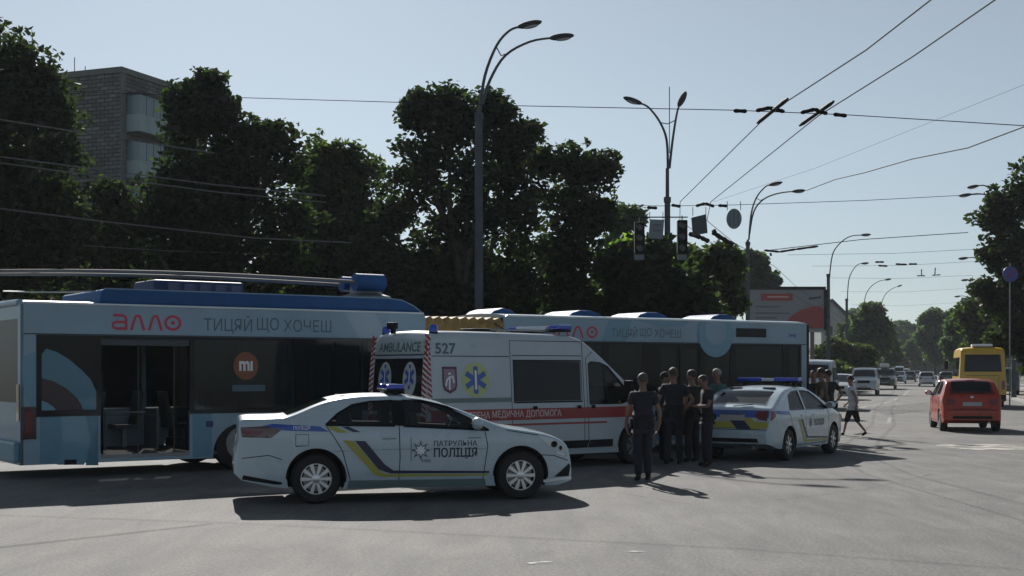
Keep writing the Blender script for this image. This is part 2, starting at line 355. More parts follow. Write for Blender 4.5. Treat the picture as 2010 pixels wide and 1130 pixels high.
# ------------------------------------------------------------------ road vehicles
class Shell:
    def __init__(s, prof, bot, W, belt, tumble, plan, crown=.035, r=.09, it=3, tuck=.05):
        s.prof = chaikin(prof, it); s.bot = bot; s.W = W; s.belt = belt; s.tumble = tumble; s.plan = chaikin(plan, 2); s.crown = crown; s.r = r; s.tuck = tuck
        for i in range(1, len(s.prof)):
            if s.prof[i][0] <= s.prof[i - 1][0]: s.prof[i] = (s.prof[i - 1][0] + 1e-4, s.prof[i][1])
    def top(s, x): return interp(s.prof, x)
    def beltz(s, x): return interp(s.belt, x) if isinstance(s.belt, list) else s.belt
    def hw(s, x, z):
        b = s.beltz(x); y = s.W / 2 * interp(s.plan, x)
        if z > b: y -= s.tumble * (z - b) + .012
        else:
            t = (b - z); y -= .012 * max(0, 1 - t / .10)
            if z < .45: y -= s.tuck * ((.45 - z) / .3) ** 2
        return y
    def side(s, x, z, off=.004, sg=-1): return (x, sg * (s.hw(x, z) + off), z)
    def edge(s, x):
        zt = s.top(x); r = min(s.r, max(.01, (zt - interp(s.bot, x)) * .35)); y = s.hw(x, zt - s.crown - r); return zt, r, y
    def topz(s, x, y):
        zt, r, hy = s.edge(x); yc = hy - r; a = abs(y)
        if a <= yc: return zt - s.crown * (a / yc) ** 2
        d = min(1, (a - yc) / r); return zt - s.crown - r + r * math.sqrt(max(0, 1 - d * d))
    def arc(s):
        L = [0]
        for a, b in zip(s.prof, s.prof[1:]): L.append(L[-1] + math.hypot(b[0] - a[0], b[1] - a[1]))
        return L
    def rearx(s, z):                                       # profile x at height z, on the tail
        for a, b in zip(s.prof, s.prof[1:]):
            if a[1] <= z <= b[1] and b[0] < s.prof[-1][0] / 2: return a[0] + (b[0] - a[0]) * (z - a[1]) / max(1e-6, b[1] - a[1])
        return s.prof[0][0]
    def frontx(s, z):
        for a, b in zip(reversed(s.prof[:-1]), reversed(s.prof[1:])):
            if b[1] <= z <= a[1] and a[0] > s.prof[-1][0] / 2: return b[0] + (a[0] - b[0]) * (z - b[1]) / max(1e-6, a[1] - b[1])
        return s.prof[-1][0]
    def rear(s, y, z, off=.006):
        x = s.rearx(z + s.crown * min(1, (abs(y) / (s.W * .45)) ** 2)); return (x - off, y, z + off * .3)
    def front(s, y, z, off=.006):
        x = s.frontx(z + s.crown * min(1, (abs(y) / (s.W * .45)) ** 2)); return (x + off, y, z + off * .3)
    def mesh(s, m1=7, m2=6):
        vs = []; fs = []; rings = []
        for x, zt in s.prof:
            zb = min(interp(s.bot, x), zt - .04); zt_, r, hy = s.edge(x); zs = zt - s.crown - r; zs = max(zs, zb + .01)
            b = s.beltz(x)
            if zs > b + .1: lv = [zb + (b - zb) * i / (m1 - 1) for i in range(m1)] + [b + .002 + (zs - b - .002) * i / (m2 - 1) for i in range(m2)]
            else: lv = [zb + (zs - zb) * i / (m1 + m2 - 1) for i in range(m1 + m2)]
            half = [(0, zb), (s.hw(x, zb) * .9, zb)] + [(s.hw(x, z), z) for z in lv]
            yc = hy - r
            for k in range(1, 5): a = R(90 * k / 4); half.append((yc + r * math.cos(a), zs + r * math.sin(a)))
            for k in (.75, .5, .25, 0): y = yc * k; half.append((y, zt - s.crown * k * k))
            rings.append([(x, -y, z) for y, z in half] + [(x, y, z) for y, z in half[-2:0:-1]])
        n = len(rings[0])
        for rg in rings: vs += rg
        for i in range(len(rings) - 1):
            for k in range(n): fs.append((i * n + k, i * n + (k + 1) % n, (i + 1) * n + (k + 1) % n, (i + 1) * n + k))
        fs.append(tuple(range(n))[::-1]); fs.append(tuple((len(rings) - 1) * n + k for k in range(n)))
        me = bpy.data.meshes.new('shell'); me.from_pydata(vs, [], fs); fix(me); return me
def cut(me, cutters, m, mcut):
    o = bpy.data.objects.new('tmp', me); COL.objects.link(o); me.materials.append(m); me.materials.append(mcut); cs = []
    for c in cutters:
        cm = c.mesh('cut'); fix(cm); cm.materials.append(m); cm.materials.append(mcut)
        for p in cm.polygons: p.material_index = 1
        co = bpy.data.objects.new('c', cm); COL.objects.link(co); cs.append(co)
        md = o.modifiers.new('b', 'BOOLEAN'); md.operation = 'DIFFERENCE'; md.solver = 'EXACT'; md.object = co; md.material_mode = 'INDEX'
    bpy.context.view_layer.update(); r = evalmesh(o)
    bpy.data.objects.remove(o)
    for c in cs: bpy.data.objects.remove(c)
    return r
def decal(name, me, fn, m, parent, maxlen=.12, xf=None, **kw):
    subdiv(me, maxlen)
    for v in me.vertices: v.co = fn(v.co.x, v.co.y)
    if xf is not None: me.transform(xf)
    me.materials.clear(); me.materials.append(m); me.update()
    o = bpy.data.objects.new(name, me); link(o, parent); return tag(o, **kw) if kw else o
def glasspane(name, poly, fn, m, parent): return decal(name, polymesh(poly), fn, m, parent, .2)

def wheel(parent, x, y, r, w=.2, sg=-1, spokes=10, simple=False, rimm=None, paired=False):
    t = MB().lathe([(r * .62, -w / 2), (r * .9, -w / 2), (r * .985, -w / 2 + .03), (r, -w / 4), (r, w / 4), (r * .985, w / 2 - .03), (r * .9, w / 2), (r * .62, w / 2)], 28, 'y', ring=True)
    to = obj('wheel', t, RUB, parent, smooth=40, xf=Matrix.Translation((x, y, r)))
    if simple:
        d = MB().lathe([(r * .6, -.01), (r * .5, .03), (.01, .02)], 14, 'y'); obj('rim', d, rimm or RIM, to, xf=Matrix.Translation((x, y + sg * (w / 2 - .02), r))); return to
    b = MB(); R0 = r * .63; yo = sg * (w / 2 - .01)
    b.lathe([(R0, -w / 2 + .02), (R0 * 1.03, sg * 0), (R0 * 1.03, w / 2 - .01), (R0 * .93, w / 2 - .01), (R0 * .92, 0), (R0 * .92, -w / 2 + .02)], 28, 'y', ring=True)
    for k in range(spokes):
        a = 2 * math.pi * k / spokes
        if paired: a += (.10 if k % 2 else -.10)
        c, s_ = math.cos(a), math.sin(a); w1, w2 = .016, .026; d = (-s_, c)
        q = [(c * .04 + d[0] * w1, s_ * .04 + d[1] * w1), (c * R0 * .95 + d[0] * w2, s_ * R0 * .95 + d[1] * w2), (c * R0 * .95 - d[0] * w2, s_ * R0 * .95 - d[1] * w2), (c * .04 - d[0] * w1, s_ * .04 - d[1] * w1)]
        b.prism(q, yo - sg * .045, yo - sg * .005)
    b.lathe([(.06, yo - sg * .05), (.055, yo + sg * .002), (.03, yo + sg * .008)], 16, 'y')
    ro = obj('rim', b, rimm or RIM, to, smooth=35, xf=Matrix.Translation((x, y, r)))
    obj('brake_disc', MB().lathe([(R0 * .8, -.01), (R0 * .8, .01)], 20, 'y'), STEEL, to, xf=Matrix.Translation((x, y + sg * .02, r)))
    obj('wheel_back', MB().lathe([(R0, -.01), (R0, .0)], 20, 'y'), BLK, to, xf=Matrix.Translation((x, y - sg * .06, r)))
    return to
def mirror(parent, x, y, z, sg, m, sc=1):
    b = MB().ball((x, y + sg * .11 * sc, z), (.075 * sc, .11 * sc, .075 * sc), 14, 10)
    mo = obj('door_mirror', b, m, parent, smooth=60)
    obj('mirror_stalk', MB().cbox((x + .01, y + sg * .02, z - .05 * sc), (.07, .1, .035)), BLK, mo)
    obj('mirror_glass', MB().lathe([(.06 * sc, 0), (.06 * sc, -.004)], 14, 'x', (x - .070 * sc, y + sg * .11 * sc, z)), CHROME, mo)
def seam(parent, shp, pts, name='door_seam', w=.011, sg=-1, m=None):
    return decal(name, polymesh(ribbon(pts, w)), lambda u, v: shp.side(u, v, .0025, sg), m or BLK, parent, .1)
def seats(parent, spots, W=.5, z=.55, m=None):
    for x, y in spots:
        b = MB().box((x - .25, y - W / 2, z - .25), (x + .25, y + W / 2, z)); b.prism([(x - .3, z), (x - .16, z), (x - .30, z + .6), (x - .42, z + .6)], y - W / 2, y + W / 2)
        so_ = obj('seat', b, m or SEAT, parent, bevel=.03)
        obj('headrest', MB().cbox((x - .38, y, z + .72), (.1, .26, .2)), m or SEAT, so_, bevel=.03)
def lightbar(parent, x, z, wid, name='light_bar'):
    o = obj(name, MB().cbox((x, 0, z), (.26, wid, .035)), BLK, parent, bevel=.01)
    obj('beacon_lens', MB().cbox((x, -wid * .3, z + .055), (.24, wid * .38, .075)), BEACON, o, bevel=.02)
    obj('beacon_lens', MB().cbox((x, wid * .3, z + .055), (.24, wid * .38, .075)), BEACON, o, bevel=.02)
    obj('speaker_box', MB().cbox((x, 0, z + .05), (.2, wid * .2, .065)), LENS, o, bevel=.01)
    for q in (-.4, .4): obj('bar_foot', MB().cbox((x, q * wid, z - .045), (.08, .05, .06)), BLK, o)
    return o
def badge_star(fn, cx, cy, r, parent, m, name='star_emblem', n=8, inner=.45):
    pts = []
    for k in range(2 * n):
        rr = r if k % 2 == 0 else r * inner; a = math.pi * k / n + math.pi / 2; pts.append((cx + rr * math.cos(a), cy + rr * math.sin(a)))
    return decal(name, polymesh(pts), fn, m, parent, .2)
def star_of_life(fn, cx, cy, r, parent, halo=True, sx=1):
    if halo: decal('emblem_halo', polymesh(ellipse(cx, cy, r * 1.28 * sx, r * 1.28)), lambda u, v: fn(u, v, .0035), mat('halo_yellow_green', (.42, .48, .22), .4), parent)
    for k in range(3):
        a = R(60 * k + 90); c, s_ = math.cos(a), math.sin(a); w = r * .2
        q = [(c * r - s_ * w, s_ * r + c * w), (c * r + s_ * w, s_ * r - c * w), (-c * r + s_ * w, -s_ * r - c * w), (-c * r - s_ * w, -s_ * r + c * w)]
        decal('emblem_bar', polymesh([(cx + p[0] * sx, cy + p[1]) for p in q]), lambda u, v: fn(u, v, .005 + .0006 * k), MBLUE, parent)
    decal('emblem_staff', polymesh([(cx - .018 * r / .2 * sx, cy - r * .7), (cx + .018 * r / .2 * sx, cy - r * .7), (cx + .018 * r / .2 * sx, cy + r * .7), (cx - .018 * r / .2 * sx, cy + r * .7)]), lambda u, v: fn(u, v, .008), PRW, parent)
def arch(x, r, W, sg, zc=None): return MB().lathe([(r, W / 2 - .30), (r, W / 2 + .25)], 32, 'y', (x, 0, zc)) if sg > 0 else MB().lathe([(r, -W / 2 - .25), (r, -W / 2 + .30)], 32, 'y', (x, 0, zc))

# ============================================================ white police saloon, side-on
def police_saloon():
    W = 1.80; d = Vector((.975, .222)); d.normalize()
    org = Vector((-2.60, 17.6)) - d * 1.07                       # near-side rear end, ground
    S = Side(org.x, org.y, d.x, d.y)
    ctr = org + Vector((-d.y, d.x)) * W / 2
    root = thing('police_car', 'white police saloon side-on in front, yellow and blue chevron on rear door', 'police car', (ctr.x, ctr.y, 0), math.atan2(d.y, d.x))
    prof = [(.0, .55), (.0, .66), (.03, .75), (.06, .95), (.06, 1.12), (.09, 1.175), (.55, 1.175), (.72, 1.19), (1.20, 1.40), (1.55, 1.455), (1.95, 1.47), (2.35, 1.455), (2.80, 1.36), (3.25, 1.19), (3.60, 1.035), (3.85, .995), (4.12, .955), (4.40, .885), (4.57, .79), (4.62, .66), (4.65, .52), (4.655, .40)]
    bot = [(0, .42), (.1, .33), (.5, .24), (.9, .2), (3.9, .2), (4.4, .18), (4.66, .24)]
    plan = [(0, .80), (.06, .90), (.4, .965), (1.1, 1), (3.2, 1), (4.0, .965), (4.4, .89), (4.6, .78), (4.66, .70)]
    sh = Shell(prof, bot, W, [(0, 1.03), (1.2, 1.03), (3.6, .93), (4.6, .9)], .42, plan, crown=.03, r=.075)
    zw = .335
    cav = MB().prism([(1.25, .86), (3.5, .80), (3.60, .985), (2.80, 1.315), (2.35, 1.41), (1.55, 1.41), (1.20, 1.34), (.80, 1.18)], -.60, .60)
    # windshield / rear screen openings: prism reaching out through the skin
    ws = MB().prism([(3.50, .95), (3.66, 1.05), (2.88, 1.39), (2.80, 1.31)], -.58, .58)
    rs = MB().prism([(.72, 1.12), (.68, 1.22), (1.20, 1.44), (1.27, 1.36)], -.56, .56)
    win_r = [(1.20, 1.055), (1.36, 1.20), (1.56, 1.315), (1.90, 1.375), (2.10, 1.385), (2.12, 1.035)]
    win_f = [(2.25, 1.03), (2.23, 1.385), (2.50, 1.37), (2.85, 1.285), (3.15, 1.14), (3.42, .965)]
    cutters = [cav, ws, rs]
    for w_ in (win_r, win_f):
        cutters.append(MB().prism(w_, -1.2, -.3)); cutters.append(MB().prism(w_, .3, 1.2))
    for sg in (-1, 1):
        for x in (1.07, 3.87): cutters.append(arch(x, .385, W, sg, zw + .01))
    body = cut(sh.mesh(), cutters, POLW, UNDER)
    obj('body', body, POLW, root, smooth=28)
    sd = lambda u, v, o=.004: sh.side(u, v, o, -1); sl_ = lambda u, v, o=.004: sh.side(u, v, o, 1)
    for fn, sg in ((sd, -1), (sl_, 1)):
        for w_ in (win_r, win_f):
            glasspane('window', w_, lambda u, v: sh.side(u, v, -.012, sg), GLASS, root)
            cl = w_ + [w_[0]]
            decal('window_trim', polymesh(ribbon(cl, .03)), lambda u, v: sh.side(u, v, .003, sg), GBLK, root)
        decal('door_pillar', polymesh([(2.10, 1.04), (2.09, 1.385), (2.25, 1.385), (2.27, 1.03)]), lambda u, v: sh.side(u, v, .0045, sg), GBLK, root)
        seam(root, sh, [(2.18, 1.04), (2.19, .60), (2.17, .26)], sg=sg); seam(root, sh, [(3.36, .95), (3.40, .75), (3.33, .30)], sg=sg)
        seam(root, sh, [(1.20, 1.04), (1.30, .90), (1.42, .70), (1.52, .32)], sg=sg)
        seam(root, sh, [(1.52, .29), (3.33, .285)], sg=sg); seam(root, sh, [(.10, .62), (.45, .66), (.62, .60)], 'bumper_seam', sg=sg)
        seam(root, sh, [(4.05, .62), (4.35, .60), (4.58, .52)], 'bumper_seam', sg=sg)
        for x in (1.95, 3.12): decal('door_handle', polymesh([(x, .865), (x + .19, .868), (x + .19, .892), (x, .889)]), lambda u, v: sh.side(u, v, .022, sg), CHROME if False else POLW, root)
        for x in (1.95, 3.12): decal('handle_shade', polymesh([(x, .855), (x + .19, .857), (x + .19, .864), (x, .863)]), lambda u, v: sh.side(u, v, .003, sg), BLK, root)  # flat dark strip: the shade under the handle put into colour
        mirror(root, 3.24, sg * .84, 1.06, sg, POLW, 1.15)
        for x, sp in ((1.07, 10), (3.87, 10)): wheel(root, x, sg * (W / 2 - .13), zw, .21, sg, 10)
        for x in (1.07, 3.87):
            decal('arch_lip', polymesh(ribbon([(x + .392 * math.cos(R(a)), zw + .01 + .392 * math.sin(R(a))) for a in range(-8, 190, 9)], .018)), lambda u, v: sh.side(u, v, .006, sg), BLK, root)
        decal('tail_light', polymesh([(.085, 1.03), (.10, .90), (.48, .89), (.62, 1.0), (.40, 1.045)]), lambda u, v: sh.side(u, v, .006, sg), TAILD, root)
        decal('tail_light_glow_strip', polymesh([(.10, 1.0), (.105, .95), (.34, .93), (.38, .98)]), lambda u, v: sh.side(u, v, .009, sg), TAILR, root)
        decal('headlight', polymesh([(4.10, .885), (4.30, .845), (4.52, .75), (4.565, .67), (4.44, .655), (4.28, .73)]), lambda u, v: sh.side(u, v, .006, sg), LENS, root)
        decal('headlight_bulb', polymesh(ellipse(4.36, .755, .05, .045, 14)), lambda u, v: sh.side(u, v, .010, sg), GBLK, root)
        decal('headlight_bulb', polymesh(ellipse(4.46, .70, .025, .03, 10)), lambda u, v: sh.side(u, v, .010, sg), GBLK, root)
        decal('running_light', polymesh(ribbon([(4.40, .64), (4.47, .62), (4.52, .60)], .02)), lambda u, v: sh.side(u, v, .008, sg), PRW, root)
        decal('fog_light_recess', polymesh([(4.36, .30), (4.60, .48), (4.63, .44), (4.60, .30)]), lambda u, v: sh.side(u, v, .006, sg), BLK, root)
        decal('front_lip', polymesh(ribbon([(4.20, .245), (4.45, .27), (4.65, .27)], .04)), lambda u, v: sh.side(u, v, .02, sg), PRW, root)
        decal('fuel_flap_seam', polymesh(ribbon([(.80, .78), (.97, .78), (.97, .93), (.80, .93), (.80, .77)], .007)), lambda u, v: sh.side(u, v, .003, sg), BLK, root)
        seam(root, sh, [(3.50, .985), (3.85, .93), (4.12, .885)], 'bonnet_seam', .009, sg); seam(root, sh, [(1.30, .70), (2.17, .72), (3.36, .71)], 'crease_shade', .006, sg, GREENG)  # body crease is a drawn line, its shade put into the colour
        decal('bumper_valance', polymesh([(.10, .34), (.55, .27), (.62, .27), (.62, .30), (.12, .40)]), lambda u, v: sh.side(u, v, .006, sg), BLK, root)
        # livery
        decal('blue_band', polymesh([(.36, 1.045), (.50, 1.075), (1.12, 1.035), (1.24, .965), (.66, .985)]), lambda u, v: sh.side(u, v, .0035, sg), MBLUE, root)
        decal('yellow_chevron', polymesh([(1.20, 1.035), (1.32, 1.035), (1.50, .95), (1.36, .95)]), lambda u, v: sh.side(u, v, .005, sg), YELL, root)
        decal('blue_chevron', polymesh([(1.40, 1.03), (1.50, 1.03), (1.66, .955), (1.56, .955)]), lambda u, v: sh.side(u, v, .005, sg), NAVY, root)
        decal('yellow_stripe', polymesh([(1.42, .85), (1.56, .84), (1.92, .42), (2.02, .385), (3.40, .365), (3.40, .345), (1.96, .35), (1.84, .385)]), lambda u, v: sh.side(u, v, .0055, sg), YELL, root)
        decal('blue_stripe', polymesh([(1.58, .84), (1.72, .835), (1.98, .52), (2.10, .435), (3.42, .405), (3.42, .378), (2.06, .395), (1.90, .45)]), lambda u, v: sh.side(u, v, .007, sg), NAVY, root)
        decal('sill_trim', polymesh([(1.50, .31), (3.36, .30), (3.38, .20), (1.48, .20)]), lambda u, v: sh.side(u, v, .004, sg), BUSL if False else GREENG, root)
    def put(me, cx, cz, name, m, off=.006):
        decal(name, me, lambda u, v: sd(cx + u, cz + v, off), m, root, .05)
    s0, z0 = S(884, 879); put(textmesh('ПАТРУЛЬНА', .10, .60, .001), 2.95, .79, 'lettering', NAVY)
    put(textmesh('ПОЛІЦІЯ', .165, .60, .004), 2.95, .655, 'lettering', NAVY)
    put(textmesh('ПОЛІЦІЯ', .06, .22, .001), .88, 1.015, 'lettering', PRW, .008)
    put(textmesh('102', .055, .12, .001), 2.55, .56, 'lettering', GREYP, .008)
    badge_star(lambda u, v: sd(u, v, .006), 2.47, .70, .14, root, GREYP, 'star_emblem')
    badge_star(lambda u, v: sd(u, v, .009), 2.47, .70, .08, root, PRW, 'star_emblem_centre', 8, .6)
    decal('emblem_frame', polymesh(ribbon([(2.34, .88), (2.34, .70), (2.34, .56)], .008)), lambda u, v: sd(u, v, .006), GREYP, root)
    ws_ = [(sh.frontx(z) if False else x, z) for x, z in []]
    tm = MB(); xs = [2.86, 3.0, 3.2, 3.4, 3.58]
    def screen(name, xs, hw0, hw1):
        m_ = MB(); vs = []; n = 8
        for i, x in enumerate(xs):
            hw_ = hw0 + (hw1 - hw0) * i / (len(xs) - 1)
            for k in range(n + 1): y = -hw_ + 2 * hw_ * k / n; vs.append((x, y, sh.topz(x, y) + .002))
        m_.add(vs, [(i * (n + 1) + k, i * (n + 1) + k + 1, (i + 1) * (n + 1) + k + 1, (i + 1) * (n + 1) + k) for i in range(len(xs) - 1) for k in range(n)])
        obj(name, m_, GLASS, root, smooth=60, normals=False)
    screen('windscreen', [2.84, 3.0, 3.2, 3.4, 3.60], .58, .66); screen('rear_screen', [.70, .85, 1.0, 1.15, 1.24], .64, .56)
    seats(root, [(2.75, .36), (2.75, -.36), (1.85, .36), (1.85, -.36)], .46, .62)
    obj('steering_wheel', MB().tube([(3.05 + .06 * math.cos(a), .36 + .18 * math.cos(a + math.pi / 2), .90 + .17 * math.sin(a + math.pi / 2)) for a in [i * math.pi / 8 for i in range(17)]], .014, 6), BLK, root)
    obj('dashboard', MB().box((3.2, -.6, .75), (3.5, .6, .93)), BLK, root, bevel=.03)
    b = obj('light_bar', MB().cbox((2.18, 0, 1.51), (.26, 1.05, .03)), BLK, root, bevel=.01)
    for q in (-.34, .34): obj('beacon_lens', MB().cbox((2.18, q, 1.555), (.25, .36, .07)), BEACON, b, bevel=.02)
    obj('loudspeaker', MB().cbox((2.18, 0, 1.55), (.18, .22, .055)), BLK, b, bevel=.01)
    obj('bar_foot', MB().cbox((2.18, -.48, 1.47), (.06, .06, .07)), BLK, b); obj('bar_foot', MB().cbox((2.18, .48, 1.47), (.06, .06, .07)), BLK, b)
    decal('number_plate', polymesh([(-.26, .80), (.26, .80), (.26, .91), (-.26, .91)]), lambda u, v: sh.rear(u, v), PLATE, root)
    return root
police_saloon()

# ============================================================ articulated trolleybus
def flatfn(y0, off=.004):                                  # decal on an upright plane facing -y
    return lambda u, v: (u, y0 - off, v)
def strokes(parent, lines, w, fn, m, name='lettering'):
    for L in lines: decal(name, polymesh(ribbon(L, w)), fn, m, parent, .3)
def logo_word(parent, s0, s1, z0, z1, fn, m):             # the four rounded letters of the shop name
    h = z1 - z0; w = (s1 - s0); lw = h * .17; c = lambda i: s0 + w * (i + .5) / 4; r = w / 4 * .36
    X = c(0); a = [(X - r, z1 - lw / 2)] + [(X + r * .4, z1 - lw / 2), (X + r * .85, z1 - lw), (X + r, z1 - lw * 1.8), (X + r, z0)]
    b = [(X + r, z0 + lw / 2), (X - r * .5, z0 + lw / 2), (X - r, z0 + lw), (X - r, z0 + h * .42), (X - r * .5, z0 + h * .5), (X + r, z0 + h * .5)]
    strokes(parent, [a, b], lw, fn, m)
    for i in (1, 2):
        X = c(i); strokes(parent, [[(X - r, z0), (X - r * .55, z0 + h * .62), (X - r * .3, z0 + h * .88), (X, z1 - lw / 2), (X + r * .3, z0 + h * .88), (X + r * .55, z0 + h * .62), (X + r, z0)]], lw, fn, m)
    X = c(3); zc = (z0 + z1) / 2; ro = h / 2
    decal('lettering', polymesh(ellipse(X, zc, ro * 1.15, ro), [ellipse(X, zc, ro * .78, ro * .66)]), fn, m, parent, .3)
    decal('lettering', polymesh(ellipse(X, zc, ro * .3, ro * .26, 14)), fn, m, parent, .3)
def ringpoly(cx, cy, r0, r1, a0, a1, sx=1):
    return [(cx + r1 * sx * math.cos(R(a)), cy + r1 * math.sin(R(a))) for a in np.linspace(a0, a1, 26)] + [(cx + r0 * sx * math.cos(R(a)), cy + r0 * math.sin(R(a))) for a in np.linspace(a1, a0, 26)]
def trolleybus():
    O1 = Vector((-7.94, 21.4, 0)); e1 = Vector((-1.68, 25.75, 0)); d1 = (e1 - O1).normalized(); L1 = (e1 - O1).length
    O2 = Vector((-1.25, 25.82, 0)); e2 = Vector((6.92, 31.0, 0)); d2 = (e2 - O2).normalized(); L2 = (e2 - O2).length
    S1 = Side(O1.x, O1.y, d1.x, d1.y); S2 = Side(O2.x, O2.y, d2.x, d2.y)
    W = 2.5; root = thing('trolleybus', 'long pale blue articulated trolleybus with red lettering standing behind the ambulance', 'trolleybus', tuple(O1), math.atan2(d1.y, d1.x))
    M1 = Matrix.Identity(4); inv = Matrix.Translation(O1) @ Matrix.Rotation(math.atan2(d1.y, d1.x), 4, 'Z')
    M2 = inv.inverted() @ Matrix.Translation(O2) @ Matrix.Rotation(math.atan2(d2.y, d2.x), 4, 'Z')
    def section(L, s0, M, ztop, wheels, openings, nearglass, posts, doors, zb=.24, zw0=1.07, zw1=2.36, doorz=.34, rear=False, front=False):
        # side walls with window and door openings
        obj('band_joint', MB().box((s0 + .05, -.006, zw1 + .005), (L - .05, .0, zw1 + .02)), BLK, root, xf=M)
        for sg, y in ((-1, 0.0), (1, W)):
            outer = [(s0, zb)]
            for x, r in sorted(wheels):
                outer += [(x - r, zb)] + [(x + r * math.cos(a), .30 + r * math.sin(a)) for a in np.linspace(math.pi * .98, .02, 14)] + [(x + r, zb)]
            outer += [(L, zb), (L, ztop - .12), (L - .03, ztop - .04), (L - .10, ztop), (s0 + .08, ztop), (s0, ztop - .06)]
            hs = [[(a, b_), (c, b_), (c, e), (a, e)] for a, b_, c, e in openings]
            if sg > 0: hs = [[(a, zw0), (c, zw0), (c, zw1), (a, zw1)] for a, b_, c, e in openings]
            me = plate(outer, hs, .05, 0)
            if sg > 0: me.transform(Matrix.Translation((0, W - .05, 0)))
            obj('side_wall', me, BUSW, root, xf=M)
            # dark band round the windows
            a0 = min(o[0] for o in openings) - .08; a1 = max(o[2] for o in openings) + .06
            me = plate([(a0, zw0 - .05), (a1, zw0 - .05), (a1, zw1 + .0), (a0, zw1 + .0)], [[(o[0] + .005, max(o[1], zw0 - .045)), (o[2] - .005, max(o[1], zw0 - .045)), (o[2] - .005, o[3] - .03), (o[0] + .005, o[3] - .03)] for o in (openings if sg < 0 else [(a, zw0, c, e) for a, _, c, e in openings])], .008, 0)
            me.transform(Matrix.Translation((0, -.009 if sg < 0 else W + .001, 0)))
            obj('window_surround', me, GBLK, root, xf=M)
            me = plate([(s0, zb), (L, zb), (L, zb + .001), (s0, zb + .001)]); bpy.data.meshes.remove(me)
        for (a, b_, c, e, kind) in nearglass:
            p = obj('window' if kind == 'w' else 'door_glass', MB().box((a + .005, .012, b_ + .005), (c - .005, .022, e - .005)), BGLASS, root, xf=M)
        for (a, b_, c, e) in openings:
            obj('window', MB().box((a + .005, W - .022, zw0 + .005), (c - .005, W - .012, zw1 - .005)), BGLASS, root, xf=M)
        for x in posts:
            obj('window_post', MB().box((x - .045, -.012, zw0), (x + .045, .03, zw1)), GBLK, root, xf=M)
            obj('window_post', MB().box((x - .045, W - .03, zw0), (x + .045, W + .012, zw1)), GBLK, root, xf=M)
        for (a, c) in doors:
            n = 2
            for k in range(n):
                x0 = a + (c - a) * k / n + .01; x1 = a + (c - a) * (k + 1) / n - .01
                fr = plate([(x0, doorz), (x1, doorz), (x1, zw1 - .04), (x0, zw1 - .04)], [[(x0 + .06, doorz + .12), (x1 - .06, doorz + .12), (x1 - .06, zw1 - .12), (x0 + .06, zw1 - .12)]], .03, .01)
                do = obj('door', fr, GBLK, root, xf=M); obj('door_glass', MB().box((x0 + .06, .02, doorz + .12), (x1 - .06, .028, zw1 - .12)), BGLASS, do, xf=M)
                obj('door_rail', MB().tube([(x0 + .08, .06, 1.0), (x1 - .08, .06, 1.0)], .015, 6), STEEL, do, xf=M)
        # floor, roof, underframe
        obj('floor', MB().box((s0 + .02, .06, .30), (L - .02, W - .06, .36)), mat('bus_floor', (.10, .105, .11), .8, noise=.2), root, xf=M)
        obj('ceiling', MB().box((s0 + .02, .06, 2.42), (L - .02, W - .06, 2.46)), mat('bus_ceiling', (.12, .125, .13), .7), root, xf=M)
        ro_ = MB(); n = 10
        prof = [(.0 + .02, ztop - .05)] + [(W / 2 - (W / 2 - .06) * math.cos(math.pi * i / n), ztop - .02 + .08 * math.sin(math.pi * i / n)) for i in range(n + 1)] + [(W - .02, ztop - .05)]
        ro_.prism(prof, s0 + .03, L - .03, 'x'); obj('roof', ro_, BUSW, root, smooth=40, xf=M)
        for x, r in wheels:
            for sg, y in ((-1, .16), (1, W - .16)):
                t = wheel(root, 0, 0, .48, .28, sg, simple=True, rimm=STEEL); tr = M @ Matrix.Translation((x, y, 0))
                t.data.transform(tr)
                for ch in t.children: ch.data.transform(tr)
            obj('wheel_box', MB().box((x - .6, .30, .2), (x + .6, W - .30, .52)), UNDER, root, xf=M)
        obj('skirt_valance', MB().box((s0 + .1, .10, .14), (L - .1, W - .10, .29)), UNDER, root, xf=M) if False else None
    zt1, zt2 = 2.90, 2.885
    # rear section: corner window, open doorway, window, closed door, window
    wx = S1(475, 870)[0]; a0, _ = S1(76, 700); a1, _ = S1(195, 700); dA, _ = S1(375, 700); wB, _ = S1(576, 700); dB, _ = S1(600, 700); dC, _ = S1(712, 700)
    op1 = [(a0 + .04, 1.12, a1 - .05, 2.34), (a1 + .02, .36, dA - .02, 2.34), (dA + .06, 1.09, wB, 2.34), (dB + .02, .36, dC, 2.34), (dC + .1, 1.09, L1 - .15, 2.34)]
    section(L1, 0, M1, zt1, [(wx, .54)], op1, [(*op1[2], 'w'), (*op1[4], 'w')], [dA + .02, wB + .06], [(dB + .02, dC)], rear=True)
    section(L2, 1.30, M2, zt2, [(4.45, .54)],
            [(1.55, 1.09, 2.75, 2.34), (2.85, 1.09, 3.75, 2.34), (S2(1194, 700)[0], 1.09, S2(1264, 700)[0], 2.34), (S2(1292, 700)[0], .36, S2(1375, 700)[0], 2.34), (S2(1384, 700)[0], 1.09, S2(1434, 700)[0], 2.34), (S2(1442, 700)[0], 1.09, S2(1537, 700)[0], 2.34), (S2(1549, 700)[0], 1.09, S2(1569, 700)[0], 2.34)],
            [(1.55, 1.09, 2.75, 2.34, 'w'), (2.85, 1.09, 3.75, 2.34, 'w'), (S2(1194, 700)[0], 1.09, S2(1264, 700)[0], 2.34, 'w'), (S2(1384, 700)[0], 1.09, S2(1434, 700)[0], 2.34, 'w'), (S2(1442, 700)[0], 1.09, S2(1537, 700)[0], 2.34, 'w'), (S2(1549, 700)[0], 1.09, S2(1569, 700)[0], 2.34, 'w')],
            [], [(S2(1292, 700)[0], S2(1375, 700)[0])], front=True)
    f0 = flatfn(0); f1 = flatfn(0, .012); fx = flatfn(0, .016); fy = flatfn(0, .020)
